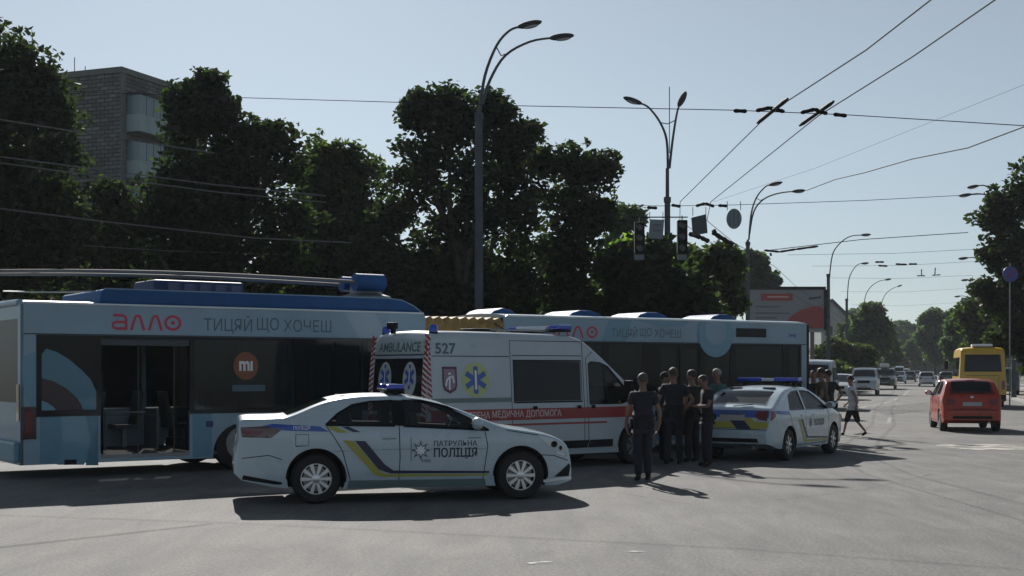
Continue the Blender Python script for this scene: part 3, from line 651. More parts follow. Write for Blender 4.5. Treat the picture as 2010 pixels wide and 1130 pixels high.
    # corner panel glazed black with the teal print rings
    obj('corner_panel', MB().box((a0 + .04, .004, 1.12), (a1 - .05, .02, 2.34)), GBLK, root)
    cx, cz = a0 + .0, 1.12
    def clipdec(poly, m, fn, name='ring_print'):            # keep decals inside the panel
        q = [(min(max(x, a0 + .045), a1 - .055), max(z, 1.125)) for x, z in poly]; decal(name, polymesh(q), fn, m, root, .3)
    clipdec([(a0, 2.04)] + S1.pts([(90, 684), (110, 690), (135, 705), (160, 726), (178, 745), (194, 768), (194, 806), (162, 806), (160, 795), (150, 780), (130, 762), (105, 748), (76, 742)]), TEAL, f1)
    clipdec(S1.pts([(76, 742), (105, 748), (130, 762), (150, 780), (160, 795), (162, 806), (110, 806), (104, 798), (92, 790), (76, 786)]), mat('dark_maroon_print', (.035, .014, .02), .4), f1)
    clipdec(S1.pts([(76, 786), (92, 790), (104, 798), (110, 806), (76, 806)]), TEALP, f1)
    decal('ring_print', polymesh(S1.pts([(118, 810), (166, 810), (176, 860), (165, 912), (112, 912), (122, 862)])), f0, TEALP, root, .3)
    decal('ring_print', polymesh(S1.pts([(168, 810), (192, 810), (193, 913), (168, 913), (178, 862)])), f0, TEAL, root, .3)
    decal('ring_print', polymesh(S1.pts([(44, 700), (74, 688), (74, 808), (62, 800), (50, 780), (42, 740)])), f0, TEALP, root, .3)
    # lower blue skins
    for x0, x1 in ((a0 + .02, a1 - .02), (dA + .03, wx - .56)):
        obj('lower_panel', MB().box((x0, -.003, .26), (x1, .0, 1.03)), BUSL, root)
    obj('tail_light', MB().box((S1(40, 800)[0] + .02, -.02, S1(55, 862)[1]), (S1(71, 800)[0], .03, S1(55, 798)[1])), TAILD, root, bevel=.01)
    obj('tail_light', MB().box((S1(47, 800)[0] + .02, -.03, S1(55, 852)[1]), (S1(63, 800)[0], .0, S1(55, 808)[1])), TAILR, root, bevel=.01)
    obj('vent_grille', MB().box((S1(126, 910)[0], -.008, S1(135, 912)[1]), (S1(150, 910)[0], 0, S1(135, 902)[1])), BLK, root)
    obj('fuel_flap', MB().box((S1(404, 800)[0], -.008, S1(410, 838)[1]), (S1(418, 830)[0], 0, S1(410, 826)[1])), DBLUE, root)
    # rear wall with its big window
    rm = plate([(0, .24), (W, .24), (W, zt1 - .05), (W - .12, zt1), (.12, zt1), (0, zt1 - .05)], [[(.16, 1.25), (W - .16, 1.25), (W - .16, 2.62), (.16, 2.62)]], .05, 0)
    TR = Matrix(((0, -1, 0, 0), (1, 0, 0, 0), (0, 0, 1, 0), (0, 0, 0, 1)))     # x->y, y->-x
    rm.transform(Matrix(((0, 1, 0, -.004), (1, 0, 0, 0), (0, 0, 1, 0), (0, 0, 0, 1)))); obj('rear_wall', rm, BUSW, root)
    obj('rear_window', MB().box((-.002, .16, 1.25), (.012, W - .16, 2.62)), mat('matt_dark_glass', (.008, .012, .016), .3, spec=.1), root)
    obj('rear_bumper', MB().box((-.10, .02, .28), (-.004, W - .02, .62)), BUSL, root, bevel=.04)
    obj('rear_roof_cap', MB().tube([(.02, .12, zt1 - .02), (.02, W - .12, zt1 - .02)], .06, 10), BUSW, root, smooth=40)
    obj('tail_light', MB().box((-.02, .04, .95), (.0, .20, 1.55)), TAILD, root)
    # lettering on the band
    s0, z1 = S1(217, 617); s1, _ = S1(356, 617); z0 = S1(280, 648)[1]
    logo_word(root, s0, s1, z0, S1(280, 617)[1], f0, CRIM)
    t0 = S1(400, 636); t1 = S1(650, 640); 
    for me, ox in words('ТИЦЯЙ ЩО ХОЧЕШ', .30, t1[0] - t0[0]): decal('lettering', me, lambda u, v: ((t0[0] + t1[0]) / 2 + ox + u, -.004, (t0[1] + t1[1]) / 2 + v), GREYP, root, .5)
    dia = S1.pts([(675, 612), (735, 613), (760, 663), (705, 664)]); decal('band_print', polymesh([(x, min(max(z, 2.38), 2.87)) for x, z in dia]), f0, mat('band_light', (.30, .38, .46), .35, coat=.3), root, .5)
    # orange round logo inside the window, notice below it
    o = S1(482, 718); decal('round_print', polymesh(ellipse(*o, .24, .25)), f1, ORANGE, root, .3)
    me = textmesh('mı', .34, .26, .012); decal('lettering', me, lambda u, v: (o[0] + u, -.018, o[1] + v), PRW, root, .3)
    q0 = S1(455, 768); q1 = S1(520, 755); decal('notice', polymesh([q0, (q1[0], q0[1]), q1, (q0[0], q1[1])]), f1, GREYP, root, .3)
    # front section prints
    fn2 = lambda off: (lambda u, v: tuple(M2 @ Vector((u, -off, v))))
    s0 = S2(1062, 650)[0]; s1 = S2(1176, 650)[0]; logo_word(root, s0, s1, S2(1150, 663)[1], S2(1150, 640)[1], fn2(.004), CRIM)
    t0 = S2(1200, 652); t1 = S2(1336, 655); 
    for me, ox in words('ТИЦЯЙ ЩО ХОЧЕШ', .24, t1[0] - t0[0]): decal('lettering', me, lambda u, v: fn2(.004)((t0[0] + t1[0]) / 2 + ox + u, (t0[1] + t1[1]) / 2 + v), GREYP, root, .5)
    c = S2(1404, 656); rx = S2(1438, 656)[0] - c[0]
    cl = lambda L: [(x, min(z, zt2 - .02)) for x, z in L]
    decal('ring_print', polymesh(cl(ellipse(c[0], c[1], rx, rx * 1.0, 36))), fn2(.016), TEALP, root, .5)
    decal('ring_print', polymesh(cl(ellipse(c[0], c[1] + .08, rx * .62, rx * .62, 30))), fn2(.020), BUSW, root, .5)
    decal('ring_print', polymesh(S2.pts([(1195, 628), (1240, 628), (1228, 670), (1180, 670)])), fn2(.003), TEALP, root, .5)
    decal('ring_print', polymesh(S2.pts([(1250, 629), (1355, 631), (1340, 640), (1290, 640)])), fn2(.003), TEALP, root, .5)
    a = S2(1445, 661); b = S2(1503, 645); obj('route_display', MB().box((a[0], -.02, a[1]), (b[0], .01, b[1])), GBLK, root, xf=M2)
    me = textmesh('27', .13, .5, .002); decal('lettering', me, lambda u, v: fn2(.024)((a[0] + b[0]) / 2 + u, (a[1] + b[1]) / 2 + v), mat('amber_dim', (.10, .035, .01), .5), root, .5) if False else None
    me = textmesh('ЛАЗ', .13, .26, .004); q = S2(1555, 659); decal('lettering', me, lambda u, v: fn2(.004)(q[0] + u, q[1] + v), mat('violet_print', (.10, .07, .30), .4), root, .5) if False else None
    decal('maker_mark', polymesh([(q_[0] + dx, q_[1] + dz) for q_ in [S2(1555, 659)] for dx, dz in ((-.13, -.05), (-.02, 0), (.13, -.05), (.08, .0), (.13, .05), (.0, .02), (-.13, .05), (-.08, 0))]), fn2(.004), mat('violet_print', (.10, .07, .30), .4), root, .5)
    # front wall: windscreen frame
    obj('front_pillar', MB().box((L2 - .04, -.006, .3), (L2 + .05, .10, 2.84)), GBLK, root, xf=M2, bevel=.02)
    obj('front_pillar', MB().box((L2 - .04, W - .10, .3), (L2 + .05, W + .006, 2.84)), GBLK, root, xf=M2, bevel=.02)
    obj('front_dome', MB().box((L2 - .05, .02, 2.36), (L2 + .05, W - .02, 2.86)), BUSW, root, xf=M2, bevel=.04)
    obj('front_panel', MB().box((L2 - .05, .02, .28), (L2 + .06, W - .02, 1.0)), BUSW, root, xf=M2, bevel=.04)
    obj('windscreen', MB().box((L2 + .0, .10, 1.0), (L2 + .012, W - .10, 2.36)), BGLASS, root, xf=M2)
    obj('driver_cab_wall', MB().box((L2 - 1.5, 1.5, .36), (L2 - 1.46, W - .06, 1.6)), SEATG, root, xf=M2)
    # bellows between the two halves
    pa = inv.inverted() @ O1; e_l = [(L1, y) for y in (0.05, W - .05)]; q_l = [tuple((M2 @ Vector((1.30, y, 0)))[:2]) for y in (0.05, W - .05)]
    n = 18; rings = []; b = MB()
    for i in range(n + 1):
        t = i / n; ins = .05 if i % 2 else 0.0
        A = Vector(e_l[0]).lerp(Vector(q_l[0]), t); B = Vector(e_l[1]).lerp(Vector(q_l[1]), t); dd = (B - A).normalized()
        A2 = A + dd * ins; B2 = B - dd * ins; zt = 2.84 - ins
        rings.append([(A2.x, A2.y, .35), (A2.x, A2.y, zt - .12), (A2.x + dd.x * .12, A2.y + dd.y * .12, zt), (B2.x - dd.x * .12, B2.y - dd.y * .12, zt), (B2.x, B2.y, zt - .12), (B2.x, B2.y, .35)])
    b.add([p for r_ in rings for p in r_], [(i * 6 + k, i * 6 + (k + 1) % 6, (i + 1) * 6 + (k + 1) % 6, (i + 1) * 6 + k) for i in range(n) for k in range(6)])
    obj('bellows', b, BELLOW, root, normals=True)
    # roof gear
    s0 = S1(200, 565)[0]; fa = MB(); ym = .10
    top = [(s0, 2.93), (s0 + .03, 3.12), (s0 + .08, 3.15), (L1 - .75, 3.15), (L1 - .45, 3.12), (L1 - .2, 3.02), (L1 - .02, 2.90)]
    fa.prism(top + [(s0, 2.90)], ym, W - ym); obj('roof_fairing', fa, BBLUE, root, bevel=.03)
    obj('fairing_edge', MB().tube([(x, ym + .02, z + .005) for x, z in top[2:]], .012, 6), BUSW, root)
    obj('roof_unit', MB().box((S1(282, 560)[0] + .5, .9, 3.1), (S1(462, 560)[0] + .55, 2.0, 3.40)), mat('roof_unit_blue', (.006, .03, .10), .6), root, bevel=.05)
    for k in range(5): obj('unit_grille', MB().box((S1(300, 560)[0] + .6 + k * .3, .89, 3.2), (S1(300, 560)[0] + .6 + k * .3 + .2, .902, 3.34)), DBLUE, root)
    base = Vector((S1(720, 560)[0] + .65, 1.25, 0)); obj('pole_base', MB().lathe([(.0, 3.15), (.55, 3.15), (.5, 3.24), (.32, 3.30), (.3, 3.52), (.0, 3.55)], 20), STEEL, root, xf=Matrix.Translation((base.x, base.y, 0)), smooth=40)
    dr = S1(722, 558); dr = (dr[0] + .52, dr[1]); obj('spring_drum', MB().lathe([(.17, -.32), (.17, .30), (.13, .33)], 18, 'x', (dr[0], .9, 3.50)), BBLUE, root, smooth=40)
    obj('spring_drum', MB().lathe([(.15, -.3), (.15, .28), (.12, .3)], 18, 'x', (dr[0] + .05, 1.6, 3.50)), BBLUE, root, smooth=40)
    for y, up in ((.9, .0), (1.6, -.02)):
        x0 = dr[0] - .3; pts = []
        for i in range(25):
            t = i / 24; x = x0 - t * 9.6; pts.append((x, y, 3.50 + up + .13 * math.sin(math.pi * min(1, t * 1.02)) - .24 * t))
        pl = obj('trolley_pole', MB().tube(pts, [.036 - .014 * i / 24 for i in range(25)], 8), mat('pole_grey', (.17, .165, .16), .75, spec=.15), root, smooth=60)
        obj('collector_shoe', MB().cbox((pts[-1][0] + .05, y, pts[-1][2] + .06), (.25, .06, .1)), STEEL, pl)
    obj('pole_rope', MB().tube([(s0, .35, 3.12), (s0 - .6, .3, 3.08), (-.2, .28, 3.06)], .012, 5), STEEL, root)
    for i, (xa, xb) in enumerate(((895, 990), (1080, 1165), (1220, 1300), (1370, 1440))):
        sa, sb = S2(xa, 610)[0] + .95, S2(xb, 610)[0] + .78; sa = max(sa, 1.4)
        zc = 2.92; hb = MB().prism([(sa, zc), (sa + .12, zc + .09), (sa + .3, zc + .14), (sb - .35, zc + .14), (sb - .12, zc + .08), (sb, zc)], .7, 1.8)
        h_ = obj('roof_hatch', hb, BBLUE, root, bevel=.03, xf=M2)
    obj('roof_gutter', MB().tube([(.08, -.006, zt1 - .02), (L1 - .05, -.006, zt1 - .02)], .016, 6), PRW, root)
    obj('roof_gutter', MB().tube([(1.35, -.006, zt2 - .02), (L2 - .12, -.006, zt2 - .02)], .016, 6), PRW, root, xf=M2)
    # inside: seats, rails
    def inseat(x, y, M, rot=1):
        b = MB().box((x - .22, y - .22, .70), (x + .22, y + .22, .78)); b.prism([(x - .22 * rot, .78), (x - .15 * rot, .78), (x - .24 * rot, 1.38), (x - .30 * rot, 1.38)], y - .21, y + .21)
        so_ = obj('seat', b, SEATG, root, xf=M); obj('seat_leg', MB().box((x - .04, y - .04, .36), (x + .04, y + .04, .70)), STEEL, so_, xf=M)
    for x in (dA + .5, dA + 1.4, 6.4): inseat(x, .45, M1); inseat(x, 2.05, M1)
    for x in (a1 + .4, a1 + 1.1): inseat(x, 2.05, M1, -1)
    for x in (2.6, 3.4, 4.4, 5.4, 7.0, 7.7): inseat(x, 2.05, M2); 
    for x in (2.2, 3.1, 6.3, 7.1): inseat(x, .45, M2)
    for x in (a1 + .15, a1 + .85, dA - .1, dB - .1): obj('grab_pole', MB().tube([(x, .55, .36), (x, .55, 2.42)], .018, 8), mat('rail_yellow', (.05, .045, .03), .4), root)
    for x in (3.0, 4.2, 6.5): obj('grab_pole', MB().tube([(x, .6, .36), (x, .6, 2.42)], .018, 8), MATS['rail_yellow'], root, xf=M2)
    # open door leaves folded inwards at the rear doorway, step edge, inner rail
    for x in (a1 + .05, dA - .05):
        fr = plate([(.0, .38), (.62, .38), (.62, 2.28), (0, 2.28)], [[(.07, .5), (.55, .5), (.55, 2.18), (.07, 2.18)]], .03, 0)
        fr.transform(Matrix(((0, 1, 0, x), (1, 0, 0, .05), (0, 0, 1, 0), (0, 0, 0, 1)))); do = obj('door', fr, GBLK, root)
        obj('door_glass', MB().box((x - .005, .12, .5), (x + .005, .60, 2.18)), BGLASS, do)
    obj('door_step', MB().box((a1 + .03, -.004, .30), (dA - .03, .05, .36)), STEEL, root)
    obj('door_header', MB().box((a1 + .03, .03, 2.2), (dA - .03, .3, 2.35)), SEATG, root)
    obj('inner_rail', MB().tube([(a1 + .25, .5, .40), (a1 + .25, .5, 1.05), (a1 + .95, .5, 1.05)], .02, 6), STEEL, root)
    obj('barrier_panel', MB().box((dA - .45, .45, .4), (dA - .42, 1.1, 1.1)), SEATG, root)
    return root
trolleybus()

# ============================================================ ambulance van
def ambulance():
    d = Vector((.8, .6)); org = Vector((-1.43, 22.2)); W = 1.97; ctr = org + Vector((-d.y, d.x)) * W / 2
    S = Side(org.x, org.y, d.x, d.y)
    root = thing('ambulance', 'white high-roof ambulance van with red side stripe and number 527', 'ambulance', (ctr.x, ctr.y, 0), math.atan2(d.y, d.x))
    prof = [(.0, .35), (.0, .45), (.015, .9), (.02, 1.4), (.06, 1.95), (.10, 2.30), (.16, 2.44), (.30, 2.475), (1.6, 2.475), (3.1, 2.455), (3.45, 2.40), (3.72, 2.24), (4.55, 1.62), (4.72, 1.48), (5.10, 1.33), (5.32, 1.18), (5.40, .92), (5.44, .66), (5.46, .50), (5.46, .40)]
    bot = [(0, .35), (.3, .27), (5.0, .24), (5.46, .30)]
    plan = [(0, .955), (.10, .985), (.5, 1), (3.6, 1), (4.6, .97), (5.1, .91), (5.35, .82), (5.46, .74)]
    sh = Shell(prof, bot, W, 1.12, .075, plan, crown=.03, r=.12, tuck=.03)
    cav = MB().prism([(3.45, .95), (4.7, .95), (4.65, 1.42), (3.86, 2.02), (3.45, 2.18)], -.86, .86)
    win = [(3.60, 1.16), (3.60, 1.90), (3.66, 1.93), (3.90, 1.91), (4.08, 1.84), (4.52, 1.42), (4.60, 1.28), (4.54, 1.20), (4.40, 1.16)]
    cs = [cav, MB().prism([(4.55, 1.45), (4.72, 1.60), (3.88, 2.24), (3.80, 2.08)], -.74, .74), MB().prism(win, -1.3, -.5), MB().prism(win, .5, 1.3)]
    for sg in (-1, 1):
        for x in (.95, 4.72): cs.append(arch(x, .42, W, sg, .36))
    obj('body', cut(sh.mesh(), cs, WHITE, UNDER), WHITE, root, smooth=28)
    for sg in (-1, 1):
        fn = lambda u, v, o=.004: sh.side(u, v, o, sg)
        glasspane('window', win, lambda u, v: sh.side(u, v, -.01, sg), GLASS, root)
        decal('window_trim', polymesh(ribbon(win + [win[0]], .03)), lambda u, v: fn(u, v, .003), GBLK, root)
        decal('quarter_post', polymesh(ribbon([(4.0, 1.17), (3.98, 1.86)], .035)), lambda u, v: fn(u, v, .003), GBLK, root)
        for x in (.95, 4.72): wheel(root, x, sg * (W / 2 - .14), .345, .22, sg, 8, rimm=STEEL)
        o = decal('side_window', polymesh([(1.88, 1.23), (3.38, 1.23), (3.39, 1.93), (1.87, 1.94)]), lambda u, v: fn(u, v, .006), DGLASS, root)
        decal('window_trim', polymesh(ribbon([(1.86, 1.21), (3.41, 1.21), (3.41, 1.95), (1.86, 1.95), (1.86, 1.20)], .03)), lambda u, v: fn(u, v, .008), BLK, root)
        for L in ([(1.80, .42), (1.80, 2.30), (3.44, 2.30)], [(3.46, .42), (3.46, 2.34)], [(3.56, .42), (3.54, 1.2), (3.54, 2.0), (3.70, 2.12)], [(.16, 2.02), (1.78, 2.02)], [(1.84, 2.04), (3.44, 2.04)], [(3.46, .42), (1.80, .42)]):
            seam(root, sh, L, 'panel_seam', .014, sg)
        decal('side_moulding', polymesh([(.13, 1.225), (1.79, 1.225), (1.79, 1.30), (.13, 1.30)]), lambda u, v: fn(u, v, .012), GREENG, root)
        decal('red_stripe', polymesh([(.10, .90), (4.95, .90), (4.95, 1.10), (.10, 1.10)]), lambda u, v: fn(u, v, .005), RED, root, .2)
        decal('thin_red_line', polymesh([(.10, .80), (4.0, .80), (4.0, .835), (.10, .835)]), lambda u, v: fn(u, v, .005), RED, root, .2)
        decal('sill_cladding', polymesh([(1.45, .36), (3.50, .36), (3.56, .50), (1.42, .50)]), lambda u, v: fn(u, v, .018), BLK, root)
        decal('sill_cladding', polymesh([(3.52, .36), (4.14, .36), (4.14, .50), (3.58, .50)]), lambda u, v: fn(u, v, .018), BLK, root)
        for x in (2.30, 3.32, 3.66): decal('door_handle', polymesh([(x - .05, 1.08), (x + .05, 1.08), (x + .05, 1.14), (x - .05, 1.14)]), lambda u, v: fn(u, v, .025), BLK, root)
        for x in (.95, 4.72): decal('arch_lip', polymesh(ribbon([(x + .43 * math.cos(R(a)), .36 + .43 * math.sin(R(a))) for a in range(-6, 190, 9)], .03)), lambda u, v: sh.side(u, v, .008, sg), BLK, root)
        for k in range(15):                                    # red and white corner chevrons, side leg
            z0 = 1.10 + k * .09; decal('corner_chevron', polymesh([(.05, z0), (.14, z0 - .07), (.14, z0 - .02), (.05, z0 + .05)]), lambda u, v: fn(max(u, .02), v, .004), RED, root)
        decal('headlight', polymesh([(4.95, .98), (5.12, 1.25), (5.28, 1.15), (5.36, .88)]), lambda u, v: fn(u, v, .008), LENS, root)
        mb = obj('door_mirror', MB().cbox((4.40, sg * 1.14, 1.42), (.10, .20, .34)), BLK, root, bevel=.03); obj('mirror_arm', MB().cbox((4.42, sg * 1.0, 1.32), (.06, .2, .05)), BLK, mb)
    fn = lambda u, v, o=.005: sh.side(u, v, o, -1)
    def put(t, size, w, cx, cz, m, name='lettering', off=.008, b=.002): decal(name, textmesh(t, size, w, b), lambda u, v: fn(cx + u, cz + v, off), m, root, .1)
    put('527', .25, .42, .44, 2.15, GREYP, b=.006)
    for me, ox in words('ЕКСТРЕНА МЕДИЧНА ДОПОМОГА', .16, 2.3, .003): decal('lettering', me, lambda u, v: fn(1.75 + ox + u, 1.0 + v, .008), mat('pink_white_print', (.55, .42, .42), .4), root, .1)
    # town shield
    c = (.50, 1.62); shd = [(c[0] - .15, c[1] + .22), (c[0] + .15, c[1] + .22), (c[0] + .15, c[1] - .10), (c[0] + .12, c[1] - .18), (c[0], c[1] - .24), (c[0] - .12, c[1] - .18), (c[0] - .15, c[1] - .10)]
    decal('shield_emblem', polymesh(shd), lambda u, v: fn(u, v, .004), mat('maroon_print', (.10, .02, .05), .4), root)
    decal('shield_field', polymesh([(c[0] + (x - c[0]) * .78, c[1] + (z - c[1]) * .82) for x, z in shd]), lambda u, v: fn(u, v, .007), mat('shield_violet', (.22, .18, .24), .4), root)
    for pts in ([(c[0] - .01, c[1] - .17), (c[0], c[1] + .06)], [(c[0] - .025, c[1] + .10), (c[0] + .025, c[1] + .10)], [(c[0] - .02, c[1] + .03), (c[0] - .06, c[1] - .01), (c[0] - .085, c[1] - .11)], [(c[0] + .02, c[1] + .03), (c[0] + .06, c[1] + .07), (c[0] + .085, c[1] - .06)]):
        decal('shield_figure', polymesh(ribbon(pts, .03)), lambda u, v: fn(u, v, .009), PRW, root)
    star_of_life(lambda u, v, o: fn(u, v, o), 1.04, 1.61, .235, root)
    # tail
    rf = lambda u, v, o=.006: sh.rear(-u, v, o)
    def rr(poly, name, m, o=.006): return decal(name, polymesh(poly), lambda u, v: rf(u, v, o), m, root, .2)
    rr([(-.80, 1.05), (.80, 1.05), (.78, 1.98), (-.78, 1.98)], 'rear_window', DGLASS, .006)
    rr(ribbon([(0, .4), (0, 2.0)], .02), 'door_seam', BLK, .009); rr(ribbon([(-.84, 2.04), (.84, 2.04)], .02), 'door_seam', BLK, .009)
    rr([(-.80, 2.07), (.80, 2.07), (.76, 2.28), (-.76, 2.28)], 'sign_panel', mat('pale_green_panel', (.36, .44, .42), .4), .008)
    decal('lettering', textmesh('AMBULANCE', .24, 1.36, .004), lambda u, v: rf(u, 2.175 + v * .95, .013), GREYP, root, .12)
    for cxx in (.40, -.40):
        rr(ellipse(cxx * -1, 1.62, .21, .30, 26), 'oval_disc', mat('oval_white', (.45, .48, .46), .4), .010)
        star_of_life(lambda u, v, o: rf(u, v, o + .008), -cxx, 1.66, .21, root, halo=False, sx=.75)
    for sg in (-1, 1):
        rr([(sg * .80, 1.0), (sg * .95, 1.0), (sg * .93, 2.36), (sg * .79, 2.36)], 'corner_band', PRW, .007)
        for k in range(15):
            z0 = 1.02 + k * .09; rr([(sg * .80, z0 + .05), (sg * .94, z0 - .02), (sg * .94, z0 + .03), (sg * .80, z0 + .10)], 'corner_chevron', RED, .010)
        rr([(sg * .80, .62), (sg * .94, .62), (sg * .94, .96), (sg * .80, .96)], 'tail_light', TAILR, .012)
    obj('rear_step', MB().box((-.14, -.85, .32), (.02, .85, .44)), BLK, root, bevel=.02)
    rr([(-.26, .52), (.26, .52), (.26, .63), (-.26, .63)], 'number_plate', PLATE, .01)
    rr([(-.9, .90), (.9, .90), (.9, 1.0), (-.9, 1.0)], 'red_stripe', RED, .005)
    # glass in front
    m_ = MB(); n = 8; xs = [3.80, 4.0, 4.3, 4.6, 4.70]; vs = []
    for x in xs:
        for k in range(n + 1): y = -.76 + 1.52 * k / n; vs.append((x, y, sh.topz(x, y) + .003))
    m_.add(vs, [(i * (n + 1) + k, i * (n + 1) + k + 1, (i + 1) * (n + 1) + k + 1, (i + 1) * (n + 1) + k) for i in range(len(xs) - 1) for k in range(n)])
    obj('windscreen', m_, GLASS, root, smooth=60, normals=False)
    seats(root, [(4.0, .45), (4.0, -.45)], .5, 1.05); obj('dashboard', MB().box((4.45, -.8, .95), (4.8, .8, 1.22)), BLK, root, bevel=.04)
    obj('grille', MB().box((5.40, -.55, .55), (5.47, .55, .95)), BLK, root, bevel=.02)
    # roof equipment
    for y in (-.82, .82):
        b = obj('rear_beacon', MB().lathe([(.075, 0), (.075, .10), (.05, .14)], 16, 'z', (.28, y * .93, 2.42)), BEACON, root, smooth=40); obj('beacon_base', MB().lathe([(.085, 0), (.085, .03)], 16, 'z', (.28, y * .93, 2.40)), BLK, b)
    wl = obj('work_light', MB().cbox((.12, .30, 2.56), (.12, .20, .12)), BLK, root, bevel=.02); obj('light_bracket', MB().cbox((.14, .30, 2.47), (.05, .1, .1)), BLK, wl)
    lb = obj('light_bar', MB().cbox((3.15, 0, 2.50), (.34, 1.50, .04)), BLK, root, bevel=.01)
    obj('bar_cover', MB().cbox((3.10, 0, 2.56), (.30, .9, .07)), LENS, lb, bevel=.02)
    for q in (-.62, .62): obj('beacon_lens', MB().cbox((3.17, q, 2.565), (.32, .32, .085)), BEACON, lb, bevel=.03)
    obj('roof_aerial', MB().tube([(2.2, -.3, 2.48), (1.9, -.3, 2.62)], .012, 6), BLK, root)
    obj('roof_rail', MB().tube([(1.6, -.6, 2.50), (2.9, -.6, 2.50)], .018, 6), STEEL, root)
    obj('roof_vent', MB().box((1.5, -.25, 2.46), (2.0, .25, 2.53)), BLK, root, bevel=.02)
    return root
ambulance()

# ============================================================ generic cars
KINDS = {
 'liftback': dict(L=4.5, W=1.74, prof=[(.0, .48), (.0, .62), (.04, .72), (.10, .92), (.16, 1.06), (.30, 1.10), (.85, 1.36), (1.25, 1.455), (1.9, 1.475), (2.4, 1.44), (3.35, 1.06), (3.6, .99), (4.1, .90), (4.38, .76), (4.48, .58), (4.5, .42)],
    bot=[(0, .36), (.4, .25), (4.1, .22), (4.5, .28)], plan=[(0, .84), (.08, .92), (.5, .98), (1.2, 1), (3.3, 1), (4.0, .955), (4.35, .86), (4.5, .72)], belt=.97, tumble=.40, wx=(.92, 3.53), wr=.315,
    wins=[[(.95, 1.0), (1.12, 1.27), (1.35, 1.34), (1.72, 1.375), (1.74, .99)], [(1.84, .99), (1.82, 1.375), (2.35, 1.345), (2.75, 1.17), (3.16, .98)]], rear=(.32, .97, .60, .50), front=(2.34, 3.38, .56, .68),
    cav=[(.9, .80), (3.1, .80), (3.30, 1.00), (2.4, 1.32), (1.9, 1.37), (1.30, 1.34), (.62, 1.10)], rs=[(.42, 1.10), (.34, 1.18), (.84, 1.42), (.95, 1.32)], ws=[(3.2, .98), (3.36, 1.12), (2.48, 1.48), (2.38, 1.37)]),
 'hatch': dict(L=3.95, W=1.69, prof=[(.0, .46), (.0, .60), (.03, .70), (.07, .88), (.10, 1.02), (.16, 1.10), (.42, 1.42), (.56, 1.49), (1.2, 1.53), (1.8, 1.52), (2.15, 1.46), (3.0, 1.07), (3.2, 1.00), (3.6, .90), (3.85, .76), (3.93, .60), (3.95, .42)],
    bot=[(0, .34), (.3, .24), (3.6, .22), (3.95, .28)], plan=[(0, .86), (.08, .94), (.5, .99), (1.0, 1), (2.9, 1), (3.5, .95), (3.8, .84), (3.95, .72)], belt=1.0, tumble=.36, wx=(.70, 3.16), wr=.30,
    wins=[[(.62, 1.06), (.74, 1.36), (1.0, 1.42), (1.42, 1.44), (1.44, 1.02)], [(1.54, 1.02), (1.52, 1.44), (2.05, 1.41), (2.45, 1.23), (2.82, 1.00)]], rear=(.15, .62, .62, .50), front=(2.06, 3.02, .55, .64),
    cav=[(.5, .82), (2.8, .82), (2.95, 1.02), (2.15, 1.36), (1.8, 1.42), (.75, 1.38), (.42, 1.14)], rs=[(.35, 1.10), (.10, 1.20), (.38, 1.47), (.60, 1.38)], ws=[(2.85, 1.0), (3.0, 1.14), (2.2, 1.50), (2.1, 1.40)]),
 'suv': dict(L=4.75, W=1.92, prof=[(.0, .55), (.0, .72), (.04, .95), (.07, 1.2), (.12, 1.45), (.25, 1.80), (.45, 1.87), (1.4, 1.91), (2.3, 1.88), (2.6, 1.80), (3.35, 1.28), (3.55, 1.22), (4.3, 1.14), (4.62, 1.0), (4.72, .75), (4.75, .5)],
    bot=[(0, .42), (.4, .34), (4.4, .34), (4.75, .42)], plan=[(0, .92), (.1, .97), (.6, 1), (3.5, 1), (4.3, .97), (4.6, .90), (4.75, .80)], belt=1.18, tumble=.26, wx=(.95, 3.72), wr=.385,
    wins=[[(.45, 1.22), (.55, 1.72), (1.55, 1.76), (1.57, 1.20)], [(1.68, 1.20), (1.66, 1.76), (2.45, 1.73), (2.85, 1.45), (3.14, 1.20)]], rear=(.13, .26, .68, .60), front=(2.68, 3.38, .66, .76)),
 'van': dict(L=5.0, W=1.95, prof=[(.0, .45), (.0, .6), (.02, 1.2), (.05, 1.7), (.10, 2.1), (.25, 2.2), (1.5, 2.24), (3.2, 2.22), (3.5, 2.12), (4.2, 1.45), (4.4, 1.32), (4.8, 1.15), (4.95, .9), (5.0, .5)],
    bot=[(0, .35), (.4, .26), (4.6, .24), (5.0, .32)], plan=[(0, .93), (.1, .97), (.6, 1), (3.8, 1), (4.4, .96), (4.8, .88), (5.0, .76)], belt=1.15, tumble=.14, wx=(.95, 4.05), wr=.34,
    wins=[[(.5, 1.25), (.5, 1.85), (1.7, 1.87), (1.7, 1.22)], [(1.85, 1.22), (1.85, 1.87), (2.9, 1.87), (2.9, 1.2)], [(3.05, 1.18), (3.05, 1.86), (3.35, 1.85), (3.9, 1.36), (4.0, 1.18)]], rear=(.04, .11, .72, .68), front=(3.62, 4.26, .72, .82)),
}
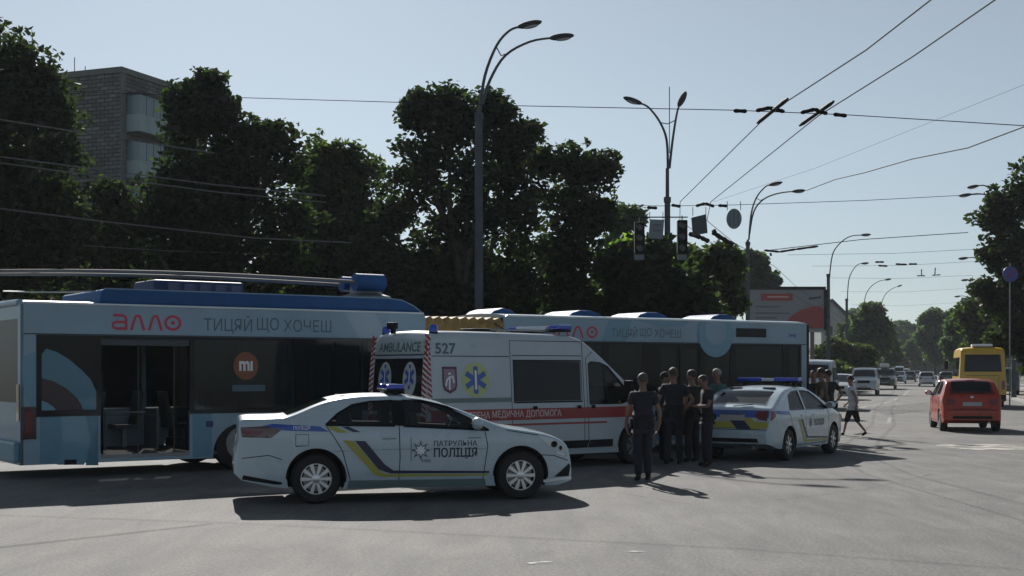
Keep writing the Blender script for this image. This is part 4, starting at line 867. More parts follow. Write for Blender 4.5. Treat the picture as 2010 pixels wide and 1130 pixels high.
def car(kind, paint, root, detail=2, plate_=True, tail=TAILR, seatsy=True, police=False):
    k = KINDS[kind]; W = k['W']; sh = Shell(k['prof'], k['bot'], W, k['belt'], k['tumble'], k['plan'], crown=.03, r=.08, it=3 if detail > 1 else 2)
    open_ = detail > 1 and 'cav' in k; cs = []
    if open_:
        cs.append(MB().prism(k['cav'], -W * .34, W * .34)); cs.append(MB().prism(k['rs'], -W * .31, W * .31)); cs.append(MB().prism(k['ws'], -W * .33, W * .33))
        for w_ in k['wins']: cs.append(MB().prism(w_, -1.3, -.3)); cs.append(MB().prism(w_, .3, 1.3))
    for sg in (-1, 1):
        for x in k['wx']: cs.append(arch(x, k['wr'] + .05, W, sg, k['wr'] + .01))
    obj('body', cut(sh.mesh(), cs, paint, UNDER), paint, root, smooth=28)
    g = GLASS if open_ else DGLASS; go = -.012 if open_ else .006
    for sg in (-1, 1):
        for w_ in k['wins']:
            glasspane('window', w_, lambda u, v: sh.side(u, v, go, sg), g, root)
            if detail > 1: decal('window_trim', polymesh(ribbon(w_ + [w_[0]], .028)), lambda u, v: sh.side(u, v, .008 if not open_ else .003, sg), GBLK, root)
        for x in k['wx']: wheel(root, x, sg * (W / 2 - .12), k['wr'], .2, sg, 7, simple=detail < 2)
        A = k['wins'][-1]; mx = A[-1][0] if kind != 'van' else 3.95
        mirror(root, mx - .12, sg * (sh.hw(mx - .12, k['belt'] + .05)), k['belt'] + .08, sg, paint, 1.2 if kind in ('suv', 'van') else 1)
        if detail > 1:
            b0 = k['wins'][0][-1][0] + .05; seam(root, sh, [(b0, k['belt']), (b0, .3)], sg=sg); seam(root, sh, [(A[-1][0] - .02, k['belt'] - .02), (A[-1][0] + .02, .6), (A[-1][0] - .05, .3)], sg=sg)
            seam(root, sh, [(b0 - .9, k['belt']), (b0 - .75, .7), (b0 - .55, .3)], sg=sg); seam(root, sh, [(b0 - .5, .29), (A[-1][0] - .05, .29)], sg=sg)
            for x in (b0 - .28, A[-1][0] - 1.0): decal('door_handle', polymesh([(x, .86), (x + .17, .86), (x + .17, .885), (x, .885)]), lambda u, v: sh.side(u, v, .02, sg), BLK if not police else paint, root)
    def strip(name, xs, h0, h1, off):
        m_ = MB(); n = 8; vs = []
        for i, x in enumerate(xs):
            hw_ = h0 + (h1 - h0) * i / (len(xs) - 1)
            for q in range(n + 1): y = -hw_ + 2 * hw_ * q / n; vs.append((x, y, sh.topz(x, y) + off))
        m_.add(vs, [(i * (n + 1) + q, i * (n + 1) + q + 1, (i + 1) * (n + 1) + q + 1, (i + 1) * (n + 1) + q) for i in range(len(xs) - 1) for q in range(n)])
        if xs[0] < k['L'] / 2:
            for j, v in enumerate(m_.v): m_.v[j] = (v[0] - .008, v[1], v[2] + .002)
        else:
            for j, v in enumerate(m_.v): m_.v[j] = (v[0] + .008, v[1], v[2] + .002)
        obj(name, m_, g, root, smooth=60, normals=False)
    a, b, h0, h1 = k['rear']; strip('rear_screen', [a + (b - a) * t / 6 for t in range(7)], h0, h1, .003)
    a, b, h0, h1 = k['front']; strip('windscreen', [a + (b - a) * t / 6 for t in range(7)], h0, h1, .003)
    hb = k['belt']; ww = W / 2
    rf = lambda u, v, o=.008: sh.rear(u, v, o)
    ff = lambda u, v, o=.008: sh.front(u, v, o)
    for sg in (-1, 1):
        z0, z1 = hb - .24, hb - .05
        if kind == 'suv': z0, z1 = .85, 1.15
        if kind == 'van': z0, z1 = .75, 1.1
        if police: z0, z1 = .80, .99
        wdt = .24 if police or kind == 'hatch' else .16
        x_ = lambda q: sg * (ww * .80 - q)
        tl = [(x_(-.02), z0), (x_(wdt * .6), z0 + .02), (x_(wdt), (z0 + z1) / 2), (x_(wdt * .8), z1), (x_(-.02), z1)]
        decal('tail_light', polymesh(tl), lambda u, v: rf(u, v, .012), tail, root, .1)
        decal('tail_light', polymesh([(.075, z0), (.26, (z0 + z1) / 2), (.22, z1), (.10, z1)]), lambda u, v: sh.side(u, v, .008, sg), tail, root, .1)
        zf = hb - .20; L = k['L']
        hl = [(sg * ww * .48, zf - .09), (sg * ww * .86, zf - .08), (sg * ww * .88, zf + .08), (sg * ww * .5, zf + .03)]
        decal('headlight', polymesh(hl), lambda u, v: ff(u, v, .014), LENS, root, .1)
        decal('headlight', polymesh([(L - .42, zf + .05), (L - .10, zf - .06), (L - .10, zf + .02), (L - .35, zf + .09)]), lambda u, v: sh.side(u, v, .008, sg), LENS, root, .1)
    zf = hb - .25
    decal('grille', polymesh([(-ww * .42, zf - .10), (ww * .42, zf - .10), (ww * .46, zf + .08), (-ww * .46, zf + .08)]), lambda u, v: ff(u, v, .010), BLK, root, .1)
    decal('bumper_intake', polymesh([(-ww * .6, .36), (ww * .6, .36), (ww * .5, .52), (-ww * .5, .52)]), lambda u, v: ff(u, v, .010), BLK, root, .1)
    decal('number_plate', polymesh([(-.26, .53), (.26, .53), (.26, .63), (-.26, .63)]), lambda u, v: ff(u, v, .02), PLATE, root, .1)
    zp = .74 if not police else .80
    decal('number_plate', polymesh([(-.26, zp), (.26, zp), (.26, zp + .11), (-.26, zp + .11)]), lambda u, v: rf(u, v, .014), PLATE, root, .1) if plate_ else None
    decal('bumper_insert', polymesh([(-ww * .66, .38), (ww * .66, .38), (ww * .62, .46), (-ww * .62, .46)]), lambda u, v: rf(u, v, .010), BLK, root, .1)
    if detail > 1:
        decal('boot_seam', polymesh(ribbon([(-ww * .62, hb - .02), (-ww * .60, .66), (ww * .60, .66), (ww * .62, hb - .02)], .012)), lambda u, v: rf(u, v, .006), BLK, root, .1)
        decal('bumper_seam', polymesh(ribbon([(-ww * .84, .63), (ww * .84, .63)], .012)), lambda u, v: rf(u, v, .006), BLK, root, .1)
        obj('exhaust', MB().tube([(.02, -.45, .28), (.5, -.45, .28)], .03, 10), STEEL, root)
        if open_ and seatsy:
            q = k['wins'][1][0][0]; seats(root, [(q + .5, .35), (q + .5, -.35), (q - .35, .35), (q - .35, -.35)], .44, .62)
            obj('rear_wiper', MB().tube([rf(.02, hb + .10, .03), rf(-.35, hb + .13, .03)], .009, 6), BLK, root)
    return sh
def place(name, label, cat, X, Y, dx, dy, W, group=None, back=0):
    d = Vector((dx, dy)).normalized(); return thing(name, label, cat, (X, Y, 0), math.atan2(d.y, d.x), group)

# police liftback seen from behind
r = place('police_car', 'white police hatchback with dark blue tail band, seen from behind on the right', 'police car', 4.245, 25.70, .537, .844, 1.74)
sh = car('liftback', POLW, r, 2, tail=TAILR, police=True)
rf = lambda u, v, o=.006: sh.rear(u, v, o)
for poly, m, nm, o in (([(-.74, .86), (.74, .86), (.74, 1.0), (-.74, 1.0)], MBLUE, 'blue_band', .007), ([(-.74, .66), (.45, .66), (.45, .78), (-.74, .78)], YELL, 'yellow_stripe', .007), ([(-.60, .64), (-.42, .64), (-.20, .86), (-.38, .86)], YELL, 'yellow_chevron', .010),
                       ([(-.42, .64), (-.12, .64), (.10, .86), (-.20, .86)], NAVY, 'blue_chevron', .010)):
    decal(nm, polymesh(poly), lambda u, v: rf(u, v, o), m, r, .1)
decal('lettering', textmesh('ПОЛІЦІЯ', .09, .5, .002), lambda u, v: rf(-u, .93 + v, .014), GREYP, r, .05)
for sg in (-1, 1):
    decal('blue_band', polymesh([(.22, 1.0), (.9, .97), (.9, .90), (.30, .93)]), lambda u, v: sh.side(u, v, .004, sg), MBLUE, r)
    decal('yellow_stripe', polymesh([(1.35, .80), (1.45, .80), (1.75, .38), (3.1, .34), (3.1, .31), (1.68, .34)]), lambda u, v: sh.side(u, v, .004, sg), YELL, r)
    decal('blue_stripe', polymesh([(1.48, .80), (1.60, .80), (1.88, .45), (3.1, .39), (3.1, .36), (1.80, .41)]), lambda u, v: sh.side(u, v, .004, sg), NAVY, r)
    decal('lettering', textmesh('ПОЛІЦІЯ', .17, .62, .004), lambda u, v: sh.side(2.55 + (u if sg < 0 else -u), .70 + v, .006, sg), NAVY, r)
    badge_star(lambda u, v: sh.side(u, v, .006, sg), 2.05, .72, .12, r, GREYP)
lightbar(r, 2.0, 1.53, 1.35)
# red hatchback on the right
r = place('hatchback_car', 'orange-red hatchback driving away on the right', 'car', 13.15, 37.7, .20, .98, 1.69)
r.location.x = (1909 - CX) * 37.7 / F
sh = car('hatch', REDP, r, 2, plate_=True)
decal('maker_mark', polymesh(ellipse(0, 1.0, .05, .035, 12)), lambda u, v: sh.rear(u, v, .012), CHROME, r)
obj('third_brake_light', MB().cbox((.47, 0, 1.475), (.03, .25, .02)), TAILR, r)

# cars of the oncoming queue and far lane
GREYCAR = mat('silver_paint', (.30, .32, .34), .3, metal=.3, coat=.6); DARKCAR = mat('dark_green_paint', (.02, .035, .035), .25, coat=.8); SILV = mat('pale_silver_paint', (.45, .47, .49), .3, metal=.2, coat=.6); BLUECAR = mat('slate_paint', (.06, .08, .10), .3, coat=.6)
RD = Vector((.30, .954))
def onroad(xp, ppm): return ((xp - CX) / ppm, F / ppm)
Q = 'cars queuing towards the junction'
for kind, paint, xp, ppm, lab in (('van', WHITE, 1590, 45, 'white minibus at the head of the oncoming queue, behind the trolleybus nose'), ('hatch', SILV, 1645, 34, 'pale silver car second in the oncoming queue'),
      ('suv', SILV, 1695, 28.5, 'silver four-wheel-drive third in the oncoming queue'), ('suv', DARKCAR, 1737, 22, 'dark green off-roader at the kerb beyond the silver four-wheel-drive')):
    X, Y = onroad(xp, ppm); r = place(dict(van='minibus', hatch='small_car', suv='off_road_car')[kind], lab, 'car' if kind != 'van' else 'minibus', X, Y, -RD.x, -RD.y, 2, Q)
    f = KINDS[kind]['L']; r.location.x += RD.x * f * .9; r.location.y += RD.y * f * .9
    sh = car(kind, paint, r, 1)
    if paint is DARKCAR: obj('roof_box', MB().box((1.2, -.5, 1.95), (2.4, .3, 2.28)), PRW, r, bevel=.08)
protos = {}
for kind, paint, xp, ppm, fwd, lab in (('hatch', SILV, 1825, 19.4, 1, 'small white car driving away in the middle of the avenue'), ('hatch', SILV, 1766, 15.5, -1, 'pale car in the distant oncoming lane, nearest of the far group'), ('hatch', BLUECAR, 1786, 14, 1, 'dark car far down the avenue between pale ones'),
      ('suv', SILV, 1776, 11.5, -1, 'distant pale off-roader low under the far trees'), ('hatch', GREYCAR, 1798, 12.0, 1, 'distant grey car left of the small white car'), ('hatch', BLUECAR, 1858, 17.5, 1, 'slate car half hidden behind the red hatchback roof'), ('van', WHITE, 1764, 12.5, -1, 'white van far off above the distant pale car'), ('suv', DARKCAR, 1972, 30, 1, 'dark car parked beyond the yellow bus at right edge')):
    X, Y = onroad(xp, ppm); key = (kind, paint.name); nm = dict(van='delivery_van', hatch='distant_car', suv='off_road_car')[kind]
    if key not in protos:
        r = place(nm, lab, 'van' if kind == 'van' else 'car', X, Y, fwd * RD.x, fwd * RD.y, 2, 'traffic far down the avenue'); car(kind, paint, r, 1); protos[key] = r
    else:
        r = copy_tree(protos[key]); r['label'] = lab; r.location = (X, Y, 0); r.rotation_euler = (0, 0, math.atan2(fwd * RD.y, fwd * RD.x))
    if xp == 1825: r.location.x -= .3

# yellow bus
def yellow_bus():
    X, Y = (1929 - CX) * 61 / F, 61; L = 7.0; W = 2.12
    r = place('yellow_bus', 'yellow city bus seen from behind beyond the red hatchback', 'bus', X, Y, .27, .963, W)
    prof = [(.0, .45), (.0, .7), (.03, 1.4), (.08, 2.2), (.16, 2.72), (.30, 2.82), (1.5, 2.86), (6.0, 2.84), (6.6, 2.7), (6.9, 1.6), (7.0, .9), (7.0, .5)]
    sh = Shell(prof, [(0, .4), (.6, .3), (6.5, .3), (7, .4)], W, 1.3, .06, [(0, .96), (.3, 1), (6.5, 1), (7, .93)], crown=.05, r=.12)
    obj('body', cut(sh.mesh(), [arch(x, .48, W, sg, .44) for sg in (-1, 1) for x in (1.7, 5.5)], YBUS, UNDER), YBUS, r, smooth=28)
    rf = lambda u, v, o=.01: sh.rear(u, v, o)
    decal('rear_window', polymesh([(-.78, 1.72), (.78, 1.72), (.74, 2.42), (-.74, 2.42)]), rf, DGLASS, r)
    decal('window_trim', polymesh(ribbon([(-.80, 1.70), (.80, 1.70), (.76, 2.44), (-.76, 2.44), (-.80, 1.69)], .05)), lambda u, v: rf(u, v, .014), BLK, r)
    decal('engine_cover_seam', polymesh(ribbon([(-.7, .6), (-.7, 1.5), (.7, 1.5), (.7, .6)], .02)), rf, BLK, r)
    obj('roof_hatch', MB().box((.3, -.45, 2.84), (1.2, .45, 2.95)), PRW, r, bevel=.03)
    for sg in (-1, 1):
        for k in range(6): decal('window', polymesh([(.5 + k, 1.45), (1.38 + k, 1.45), (1.38 + k, 2.35), (.5 + k, 2.35)]), lambda u, v: sh.side(u, v, .008, sg), DGLASS, r, .4)
        for x in (1.7, 5.5): wheel(r, x, sg * (W / 2 - .15), .43, .25, sg, simple=True)
        decal('tail_light', polymesh([(sg * .82, .85), (sg * .96, .85), (sg * .96, 1.25), (sg * .82, 1.25)]), lambda u, v: rf(u, v, .016), TAILR, r)
    mo = obj('door_mirror', MB().cbox((6.9, 1.3, 2.0), (.1, .18, .4)), BLK, r); obj('rear_bumper', MB().box((-.08, -1.0, .38), (.03, 1.0, .62)), BLK, r, bevel=.03)
yellow_bus()

# ============================================================ people
def skinmesh(pts, edges, rad, root=0, sub=1):
    me = bpy.data.meshes.new('sk'); me.from_pydata([tuple(p) for p in pts], edges, []); o = bpy.data.objects.new('sk', me); COL.objects.link(o)
    md = o.modifiers.new('s', 'SKIN'); md.use_smooth_shade = True
    for i, v in enumerate(me.skin_vertices[0].data):
        r = rad[i]; v.radius = (r, r) if not isinstance(r, tuple) else r; v.use_root = (i == root)
    if sub: sb = o.modifiers.new('u', 'SUBSURF'); sb.levels = sub; sb.render_levels = sub
    bpy.context.view_layer.update(); r = evalmesh(o); bpy.data.objects.remove(o); bpy.data.meshes.remove(me)
    for p in r.polygons: p.use_smooth = True
    return r
def person(label, X, Y, face, h=1.75, pose={}, top=NAVYC, bottom=NAVYC, hair=HAIRD, shoes=BLKC, shorts=False, belt=True, sleeve=.62, cap=None, build=1.0, group=None, items=True):
    """stands at X,Y facing the compass angle face (degrees, 0 = away from the camera, turning left)"""
    J = dict(pelvis=(0, 0, .96), waist=(0, -.005, 1.10), chest=(0, .0, 1.30), upper=(0, -.01, 1.43), neck=(0, .0, 1.51), jaw=(0, .03, 1.60), head=(0, .015, 1.68), crown=(0, .0, 1.735),
             shl=(-.175, -.01, 1.44), ell=(-.235, -.03, 1.15), wrl=(-.25, .03, .90), hal=(-.25, .05, .83), shr=(.175, -.01, 1.44), elr=(.235, -.03, 1.15), wrr=(.25, .03, .90), har=(.25, .05, .83),
             hil=(-.09, 0, .90), knl=(-.105, .015, .50), anl=(-.115, -.01, .09), tol=(-.125, .15, .035), hir=(.09, 0, .90), knr=(.105, .015, .50), anr=(.115, -.01, .09), tor=(.125, .15, .035))
    J.update(pose); s = h / 1.775; V = {k: Vector(v) * s for k, v in J.items()}; b = build
    root = thing('person', label, 'person', (X, Y, 0), R(face), group)
    names = list(V); ix = {n: i for i, n in enumerate(names)}; pts = [V[n] for n in names]
    rad = dict(pelvis=(.150 * b, .105 * b), waist=(.135 * b, .10 * b), chest=(.155 * b, .105 * b), upper=(.13, .08), neck=.052, jaw=(.062, .07), head=(.072, .088), crown=(.05, .06), shl=.062, shr=.062, ell=.042, elr=.042, wrl=.027, wrr=.027, hal=.03, har=.03,
               hil=.095 * b, hir=.095 * b, knl=.058, knr=.058, anl=.04, anr=.04, tol=.035, tor=.035)
    E = [('pelvis', 'waist'), ('waist', 'chest'), ('chest', 'upper'), ('upper', 'neck'), ('neck', 'jaw'), ('jaw', 'head'), ('head', 'crown'), ('upper', 'shl'), ('shl', 'ell'), ('ell', 'wrl'), ('wrl', 'hal'), ('upper', 'shr'), ('shr', 'elr'), ('elr', 'wrr'), ('wrr', 'har'),
         ('pelvis', 'hil'), ('hil', 'knl'), ('knl', 'anl'), ('anl', 'tol'), ('pelvis', 'hir'), ('hir', 'knr'), ('knr', 'anr'), ('anr', 'tor')]
    def sc(r, e=0): return tuple((q + e) * s for q in r) if isinstance(r, tuple) else (r + e) * s
    shr_ = dict(pelvis=.84, waist=.84, chest=.84, upper=.74, shl=.8, shr=.8, hil=.8, hir=.8, knl=.8, knr=.8, anl=.8, anr=.8, tol=.6, tor=.6)
    R_ = [tuple(q * shr_.get(n, 1) for q in sc(rad[n])) if isinstance(rad[n], tuple) else sc(rad[n]) * shr_.get(n, 1) for n in names]; ed = [(ix[a], ix[c]) for a, c in E]
    body = skinmesh(pts, ed, R_, ix['pelvis'])
    bm = bmesh.new(); bm.from_mesh(body)
    for sd_ in ('l', 'r'):                                      # five separate curled fingers on each hand, rooted in the palm
        ha, wr = V['ha' + sd_], V['wr' + sd_]; d = (ha - wr).normalized(); side = Vector((0, 1, 0)) - d * d.y
        if side.length < .3: side = Vector((0, 0, 1)) - d * d.z
        side.normalize(); n = d.cross(side)
        if sd_ == 'l': n = -n
        for k, ln in enumerate((.070, .078, .074, .058)):
            p0 = ha + side * (.028 - .018 * k) * s; p1 = p0 + (d * ln * .55 + n * -.006) * s; p2 = p1 + (d * ln * .40 - n * .022) * s
            fm = MB().tube([p0, p1, p2], [.0095 * s, .0085 * s, .006 * s], 6).mesh(); bm.from_mesh(fm)
        p0 = wr.lerp(ha, .5) + side * .02 * s; p1 = p0 + (side * .03 + d * .03) * s; p2 = p1 + (d * .028 - n * .008) * s
        bm.from_mesh(MB().tube([p0, p1, p2], [.012 * s, .010 * s, .007 * s], 6).mesh())
    hd, jw, cr = V['head'], V['jaw'], V['crown']; up = (cr - V['neck']).normalized(); fw = Vector((0, 1, 0)) - up * up.y; fw = (V['jaw'] - V['neck']); fw = fw - up * fw.dot(up); fw = fw.normalized() if fw.length > .01 else Vector((0, 1, 0)); rt = fw.cross(up)
    hm = MB().ball((0, 0, 0), (.078 * s, .095 * s, .115 * s), 16, 12).mesh(); hm.transform(Matrix((rt, fw, up)).transposed().to_4x4()); hm.transform(Matrix.Translation(hd + fw * .012 * s)); bm.from_mesh(hm)
    nose = hd + fw * .108 * s - up * .01 * s; bm.from_mesh(MB().tube([nose + up * .025 * s - fw * .01 * s, nose, nose - up * .018 * s - fw * .012 * s], [.006 * s, .014 * s, .008 * s], 6).mesh())
    for q in (-1, 1): bm.from_mesh(MB().ball(hd + rt * q * .08 * s - up * .01 * s, (.012 * s, .018 * s, .03 * s), 8, 6).mesh())
    bm.to_mesh(body); bm.free(); bo = obj('body', body, SKIN, root, normals=False)
    for p in body.polygons: p.use_smooth = True
    for q in (-1, 1): obj('eye', MB().ball(hd + fw * .100 * s + rt * q * .03 * s + up * .012 * s, .010 * s, 8, 6), BLKC, root)
    obj('mouth', MB().cbox(hd + fw * .101 * s - up * .052 * s, (.045 * s, .006 * s, .008 * s)), mat('lips', (.20, .07, .06), .6), root)
    # hair
    hb_ = MB().ball((0, 0, 0), (.088 * s, .103 * s, .095 * s), 18, 12); hv = [v for v in hb_.v]
    hm = hb_.mesh(); bm = bmesh.new(); bm.from_mesh(hm)
    bmesh.ops.delete(bm, geom=[v for v in bm.verts if (v.co.z < -.03 * s and v.co.y > -.04 * s) or (v.co.y > .05 * s and v.co.z < .045 * s)], context='VERTS'); bm.to_mesh(hm); bm.free()
    rng = random.Random(X); 
    for v in hm.vertices: v.co *= 1 + rng.uniform(-.03, .05)
    hm.transform(Matrix((rt, fw, up)).transposed().to_4x4()); hm.transform(Matrix.Translation(hd + up * .032 * s))
    obj('hair' if not cap else 'cap', hm, cap or hair, root, smooth=60, normals=False)
    if cap: obj('cap_peak', MB().ball(hd + fw * .11 * s + up * .05 * s, (.07 * s, .06 * s, .01 * s), 12, 6), cap, root)
    # shirt and trousers as shells over the body
    st = {n: V[n] for n in ('pelvis', 'waist', 'chest', 'upper', 'shl', 'shr')}; st['nk'] = V['upper'].lerp(V['neck'], .55)
    for q in ('l', 'r'): st['slv' + q] = V['sh' + q].lerp(V['el' + q], sleeve)
    st['hem'] = V['pelvis'] - Vector((0, 0, .05 * s)); nn = list(st); si = {n: i for i, n in enumerate(nn)}
    se = [('hem', 'pelvis'), ('pelvis', 'waist'), ('waist', 'chest'), ('chest', 'upper'), ('upper', 'nk'), ('upper', 'shl'), ('upper', 'shr'), ('shl', 'slvl'), ('shr', 'slvr')]
    sr = dict(hem=(.160 * b, .118 * b), pelvis=(.160 * b, .118 * b), waist=(.150 * b, .115 * b), chest=(.172 * b, .122 * b), upper=(.165, .105), nk=.072, shl=.078, shr=.078, slvl=.066, slvr=.066)
    obj('shirt', skinmesh([st[n] for n in nn], [(si[a], si[c]) for a, c in se], [sc(sr[n]) for n in nn], si['pelvis']), top, root, normals=False)
    tt = {n: V[n] for n in ('pelvis', 'hil', 'knl', 'anl', 'hir', 'knr', 'anr')}; tt['wst'] = V['pelvis'].lerp(V['waist'], .5)
    if shorts:
        for q in ('l', 'r'): tt['kn' + q] = V['kn' + q].lerp(V['an' + q], .25)
    for q in ('l', 'r'): tt['mid' + q] = V['hi' + q].lerp(V['kn' + q], .5)
    te = [('wst', 'pelvis'), ('pelvis', 'hil'), ('pelvis', 'hir'), ('hil', 'midl'), ('midl', 'knl'), ('hir', 'midr'), ('midr', 'knr')] + ([] if shorts else [('knl', 'anl'), ('knr', 'anr')])
    if shorts: tt.pop('anl'); tt.pop('anr')
    nn = list(tt); si = {n: i for i, n in enumerate(nn)}; tr = dict(wst=(.150 * b, .11 * b), pelvis=(.158 * b, .118 * b), hil=.108 * b, hir=.108 * b, midl=.095 * b, midr=.095 * b, knl=.078, knr=.078, anl=.068, anr=.068)
    obj('shorts' if shorts else 'trousers', skinmesh([tt[n] for n in nn], [(si[a], si[c]) for a, c in te], [sc(tr[n]) for n in nn], si['pelvis']), bottom, root, normals=False)
    for q in ('l', 'r'):
        a, t_ = V['an' + q], V['to' + q]; up_ = Vector((0, 0, 1)) * .07 * s
        obj('boot' if not shorts else 'shoe', skinmesh([a + (up_ if not shorts else Vector((0, 0, .0))), a - Vector((0, 0, .03 * s)), a.lerp(t_, .55) - Vector((0, 0, .01 * s)), t_], [(0, 1), (1, 2), (2, 3)], [.052 * s, .048 * s, .046 * s, .036 * s]), shoes, root, normals=False)
    if belt:
        p = V['pelvis'].lerp(V['waist'], .35); bl = obj('belt', MB().lathe([(.172 * b * s, -.025), (.172 * b * s, .025)], 20), BLKC, root); 
        for v in bl.data.vertices: v.co.y *= .78; v.co += p
        for an, sz in ((20, (.06, .05, .12)), (160, (.07, .06, .16)), (-60, (.05, .04, .09)), (-120, (.06, .04, .10))):
            c = p + Vector((math.cos(R(an)) * .185 * s, math.sin(R(an)) * .145 * s, -.04)); obj('belt_pouch', MB().cbox(c, sz), BLKC, root, bevel=.01)
    return root
OFF = 'police officers standing by the vehicles'
hips = dict(ell=(-.30, -.10, 1.17), wrl=(-.22, .03, 1.00), hal=(-.17, .07, .97))
phone = dict(ell=(-.21, .04, 1.17), wrl=(-.10, .24, 1.16), hal=(-.04, .28, 1.18), elr=(.21, .04, 1.17), wrr=(.10, .24, 1.16), har=(.04, .28, 1.18), jaw=(0, .09, 1.575), head=(0, .075, 1.64), crown=(0, .075, 1.70), neck=(0, .02, 1.51))
akimbo = dict(elr=(.36, -.06, 1.20), wrr=(.24, .03, 1.02), har=(.19, .06, .99))
X, Y = (1262 - CX) / 123, F / 123
person('officer in dark uniform standing with back turned in front of the ambulance', X, Y, 8, 1.71, dict(elr=(.27, -.05, 1.17), wrr=(.28, .02, .95), ell=(-.26, -.02, 1.16), wrl=(-.27, .08, .93), knl=(-.08, .01, .5), anl=(-.08, -.01, .09), tol=(-.09, .15, .035), knr=(.08, .01, .5), anr=(.085, -.01, .09), tor=(.1, .15, .035)), hair=HAIRG, group=OFF, build=1.08)
person('broad officer in dark shirt, middle of the group beside the trolleybus door', (1322 - CX) * 24.8 / F, 24.8, 5, 1.80, dict(akimbo, ell=(-.30, -.03, 1.18), wrl=(-.27, .05, .96)), hair=HAIRG, group=OFF, build=1.12)
person('dark-haired officer between the broad officer and the phone-reading one', (1359 - CX) * 25.5 / F, 25.5, 40, 1.76, {}, top=BLKC, bottom=BLKC, group=OFF)
person('officer in dark cap partly hidden left of the broad officer', (1304 - CX) * 25.7 / F, 25.7, -70, 1.72, {}, top=BLKC, cap=BLKC, group=OFF)
ph = person('officer looking down at a phone held in both hands beside police hatchback', (1388 - CX) * 24.4 / F, 24.4, 100, 1.70, phone, group=OFF)
po = obj('mobile_phone', MB().cbox((0, .32, 1.17), (.075, .14, .012)), GBLK); po.matrix_world = Matrix.Identity(4)
po.location = ph.location; po.rotation_euler = ph.rotation_euler; tag(po, 'black mobile phone held by the officer beside the police hatchback', 'phone')
person('grey-haired person in green shirt standing behind the phone-reading officer', (1408 - CX) * 27.2 / F, 27.2, 120, 1.78, {}, top=GRNC, bottom=BLKC, hair=mat('hair_grey', (.22, .21, .2), .7), belt=False)
person('person in khaki vest standing by the bonnet of the police hatchback', (1613 - CX) * 31.0 / F, 31.0, 60, 1.80, dict(hips), top=BROWNC, bottom=NAVYC, build=1.15, group=OFF)
person('officer in navy shirt close behind the one in khaki vest', (1601 - CX) * 32.0 / F, 32.2, 150, 1.74, {}, top=NAVYC, group=OFF)
person('officer in black uniform right of the one in khaki vest', (1626 - CX) * 32.4 / F, 32.4, 20, 1.76, dict(akimbo), top=BLKC, group=OFF)
walk = dict(pelvis=(0, .02, .96), hil=(-.09, .02, .90), knl=(-.09, .17, .52), anl=(-.09, .26, .12), tol=(-.09, .40, .08), hir=(.09, 0, .90), knr=(.09, -.06, .50), anr=(.09, -.34, .16), tor=(.09, -.22, .05), ell=(-.24, -.14, 1.17), wrl=(-.25, -.16, .93), hal=(-.25, -.15, .86), elr=(.24, .08, 1.17), wrr=(.24, .24, .98), har=(.24, .29, .92), chest=(0, .04, 1.30), upper=(0, .05, 1.43), neck=(0, .06, 1.51), jaw=(0, .10, 1.60), head=(0, .085, 1.68), crown=(0, .07, 1.735), shl=(-.175, .04, 1.44), shr=(.175, .04, 1.44))
person('pedestrian in pale grey t-shirt and dark shorts walking across the road', (1675 - CX) * 35.0 / F, 35.0, 62, 1.60, walk, top=GREYC, bottom=BLKC, shoes=BLKC, shorts=True, belt=False, build=1.18, sleeve=.4)
person('distant bystander in dark clothes on the right pavement at the picture edge', (2003 - CX) * 50 / F, 58.0, 30, 1.7, {}, top=BLKC, bottom=BLKC, belt=False) if False else None

# ============================================================ ground, pavements, markings
RT = .302                                                    # the avenue runs off along (RT, 1)
def strip_mesh(a, b, ys, z):                                 # strip between two x-offsets from the avenue line
    vs = []; 
    for y in ys: vs += [(a(y), y, z), (b(y), y, z)]
    return MB().add(vs, [(2 * i, 2 * i + 1, 2 * i + 3, 2 * i + 2) for i in range(len(ys) - 1)])
g = MB().add([(-400, -40, 0), (900, -40, 0), (900, 1600, 0), (-400, 1600, 0)], [(0, 1, 2, 3)]); tag(obj('road', g, ASPH), kind='structure')
GRASS = mat('grass_ground', (.045, .06, .022), .95, noise=.45, nscale=1.2, bump=.8, bscale=14); PAV = mat('pavement', (.20, .195, .185), .9, noise=.2, nscale=2, bump=.2, bscale=20)
DIRT = mat('dirt_verge', (.15, .125, .10), .95, noise=.3, nscale=1.0, bump=.6, bscale=9); KERB = mat('kerb_stone', (.24, .24, .23), .85, noise=.2, nscale=3)
def slab(name, poly, z, m, th=.14, **kw): o = obj(name, MB().prism(poly, z - th, z, 'z'), m, smooth=30); tag(o, kind='structure'); return o
lk = lambda y: 10.4 + RT * (y - 62)                           # left kerb of the avenue
rk = lambda y: 24.6 + RT * (y - 62)                           # right kerb
# left corner pavement behind the trolleybus
cor = [(-90, 30.5), (-8, 34.6), (-2, 37.4), (3, 41), (6, 45), (lk(52), 52)]
slab('kerb', cor + [(lk(900), 900), (lk(900) - 1, 900)] + [(lk(52) - .25, 52.2), (5.75, 45.2), (2.8, 41.3), (-2.15, 37.7), (-8.1, 34.9), (-90, 30.8)], .13, KERB, .16)
slab('pavement', [(-90, 30.8), (-8.1, 34.9), (-2.15, 37.7), (2.8, 41.3), (5.75, 45.2), (lk(52) - .25, 52.2), (lk(900) - .25, 900), (lk(900) - 4, 900), (lk(56) - 4.5, 56), (-1, 45.5), (-90, 36)], .125, PAV, .15)
slab('grass_verge', [(-90, 36), (-1, 45.5), (lk(56) - 4.5, 56), (lk(900) - 4, 900), (-300, 900), (-300, 36)], .12, GRASS, .14)
slab('kerb', [(rk(34), 34), (rk(900), 900), (rk(900) + .25, 900), (rk(34) + .25, 34)], .13, KERB, .16)
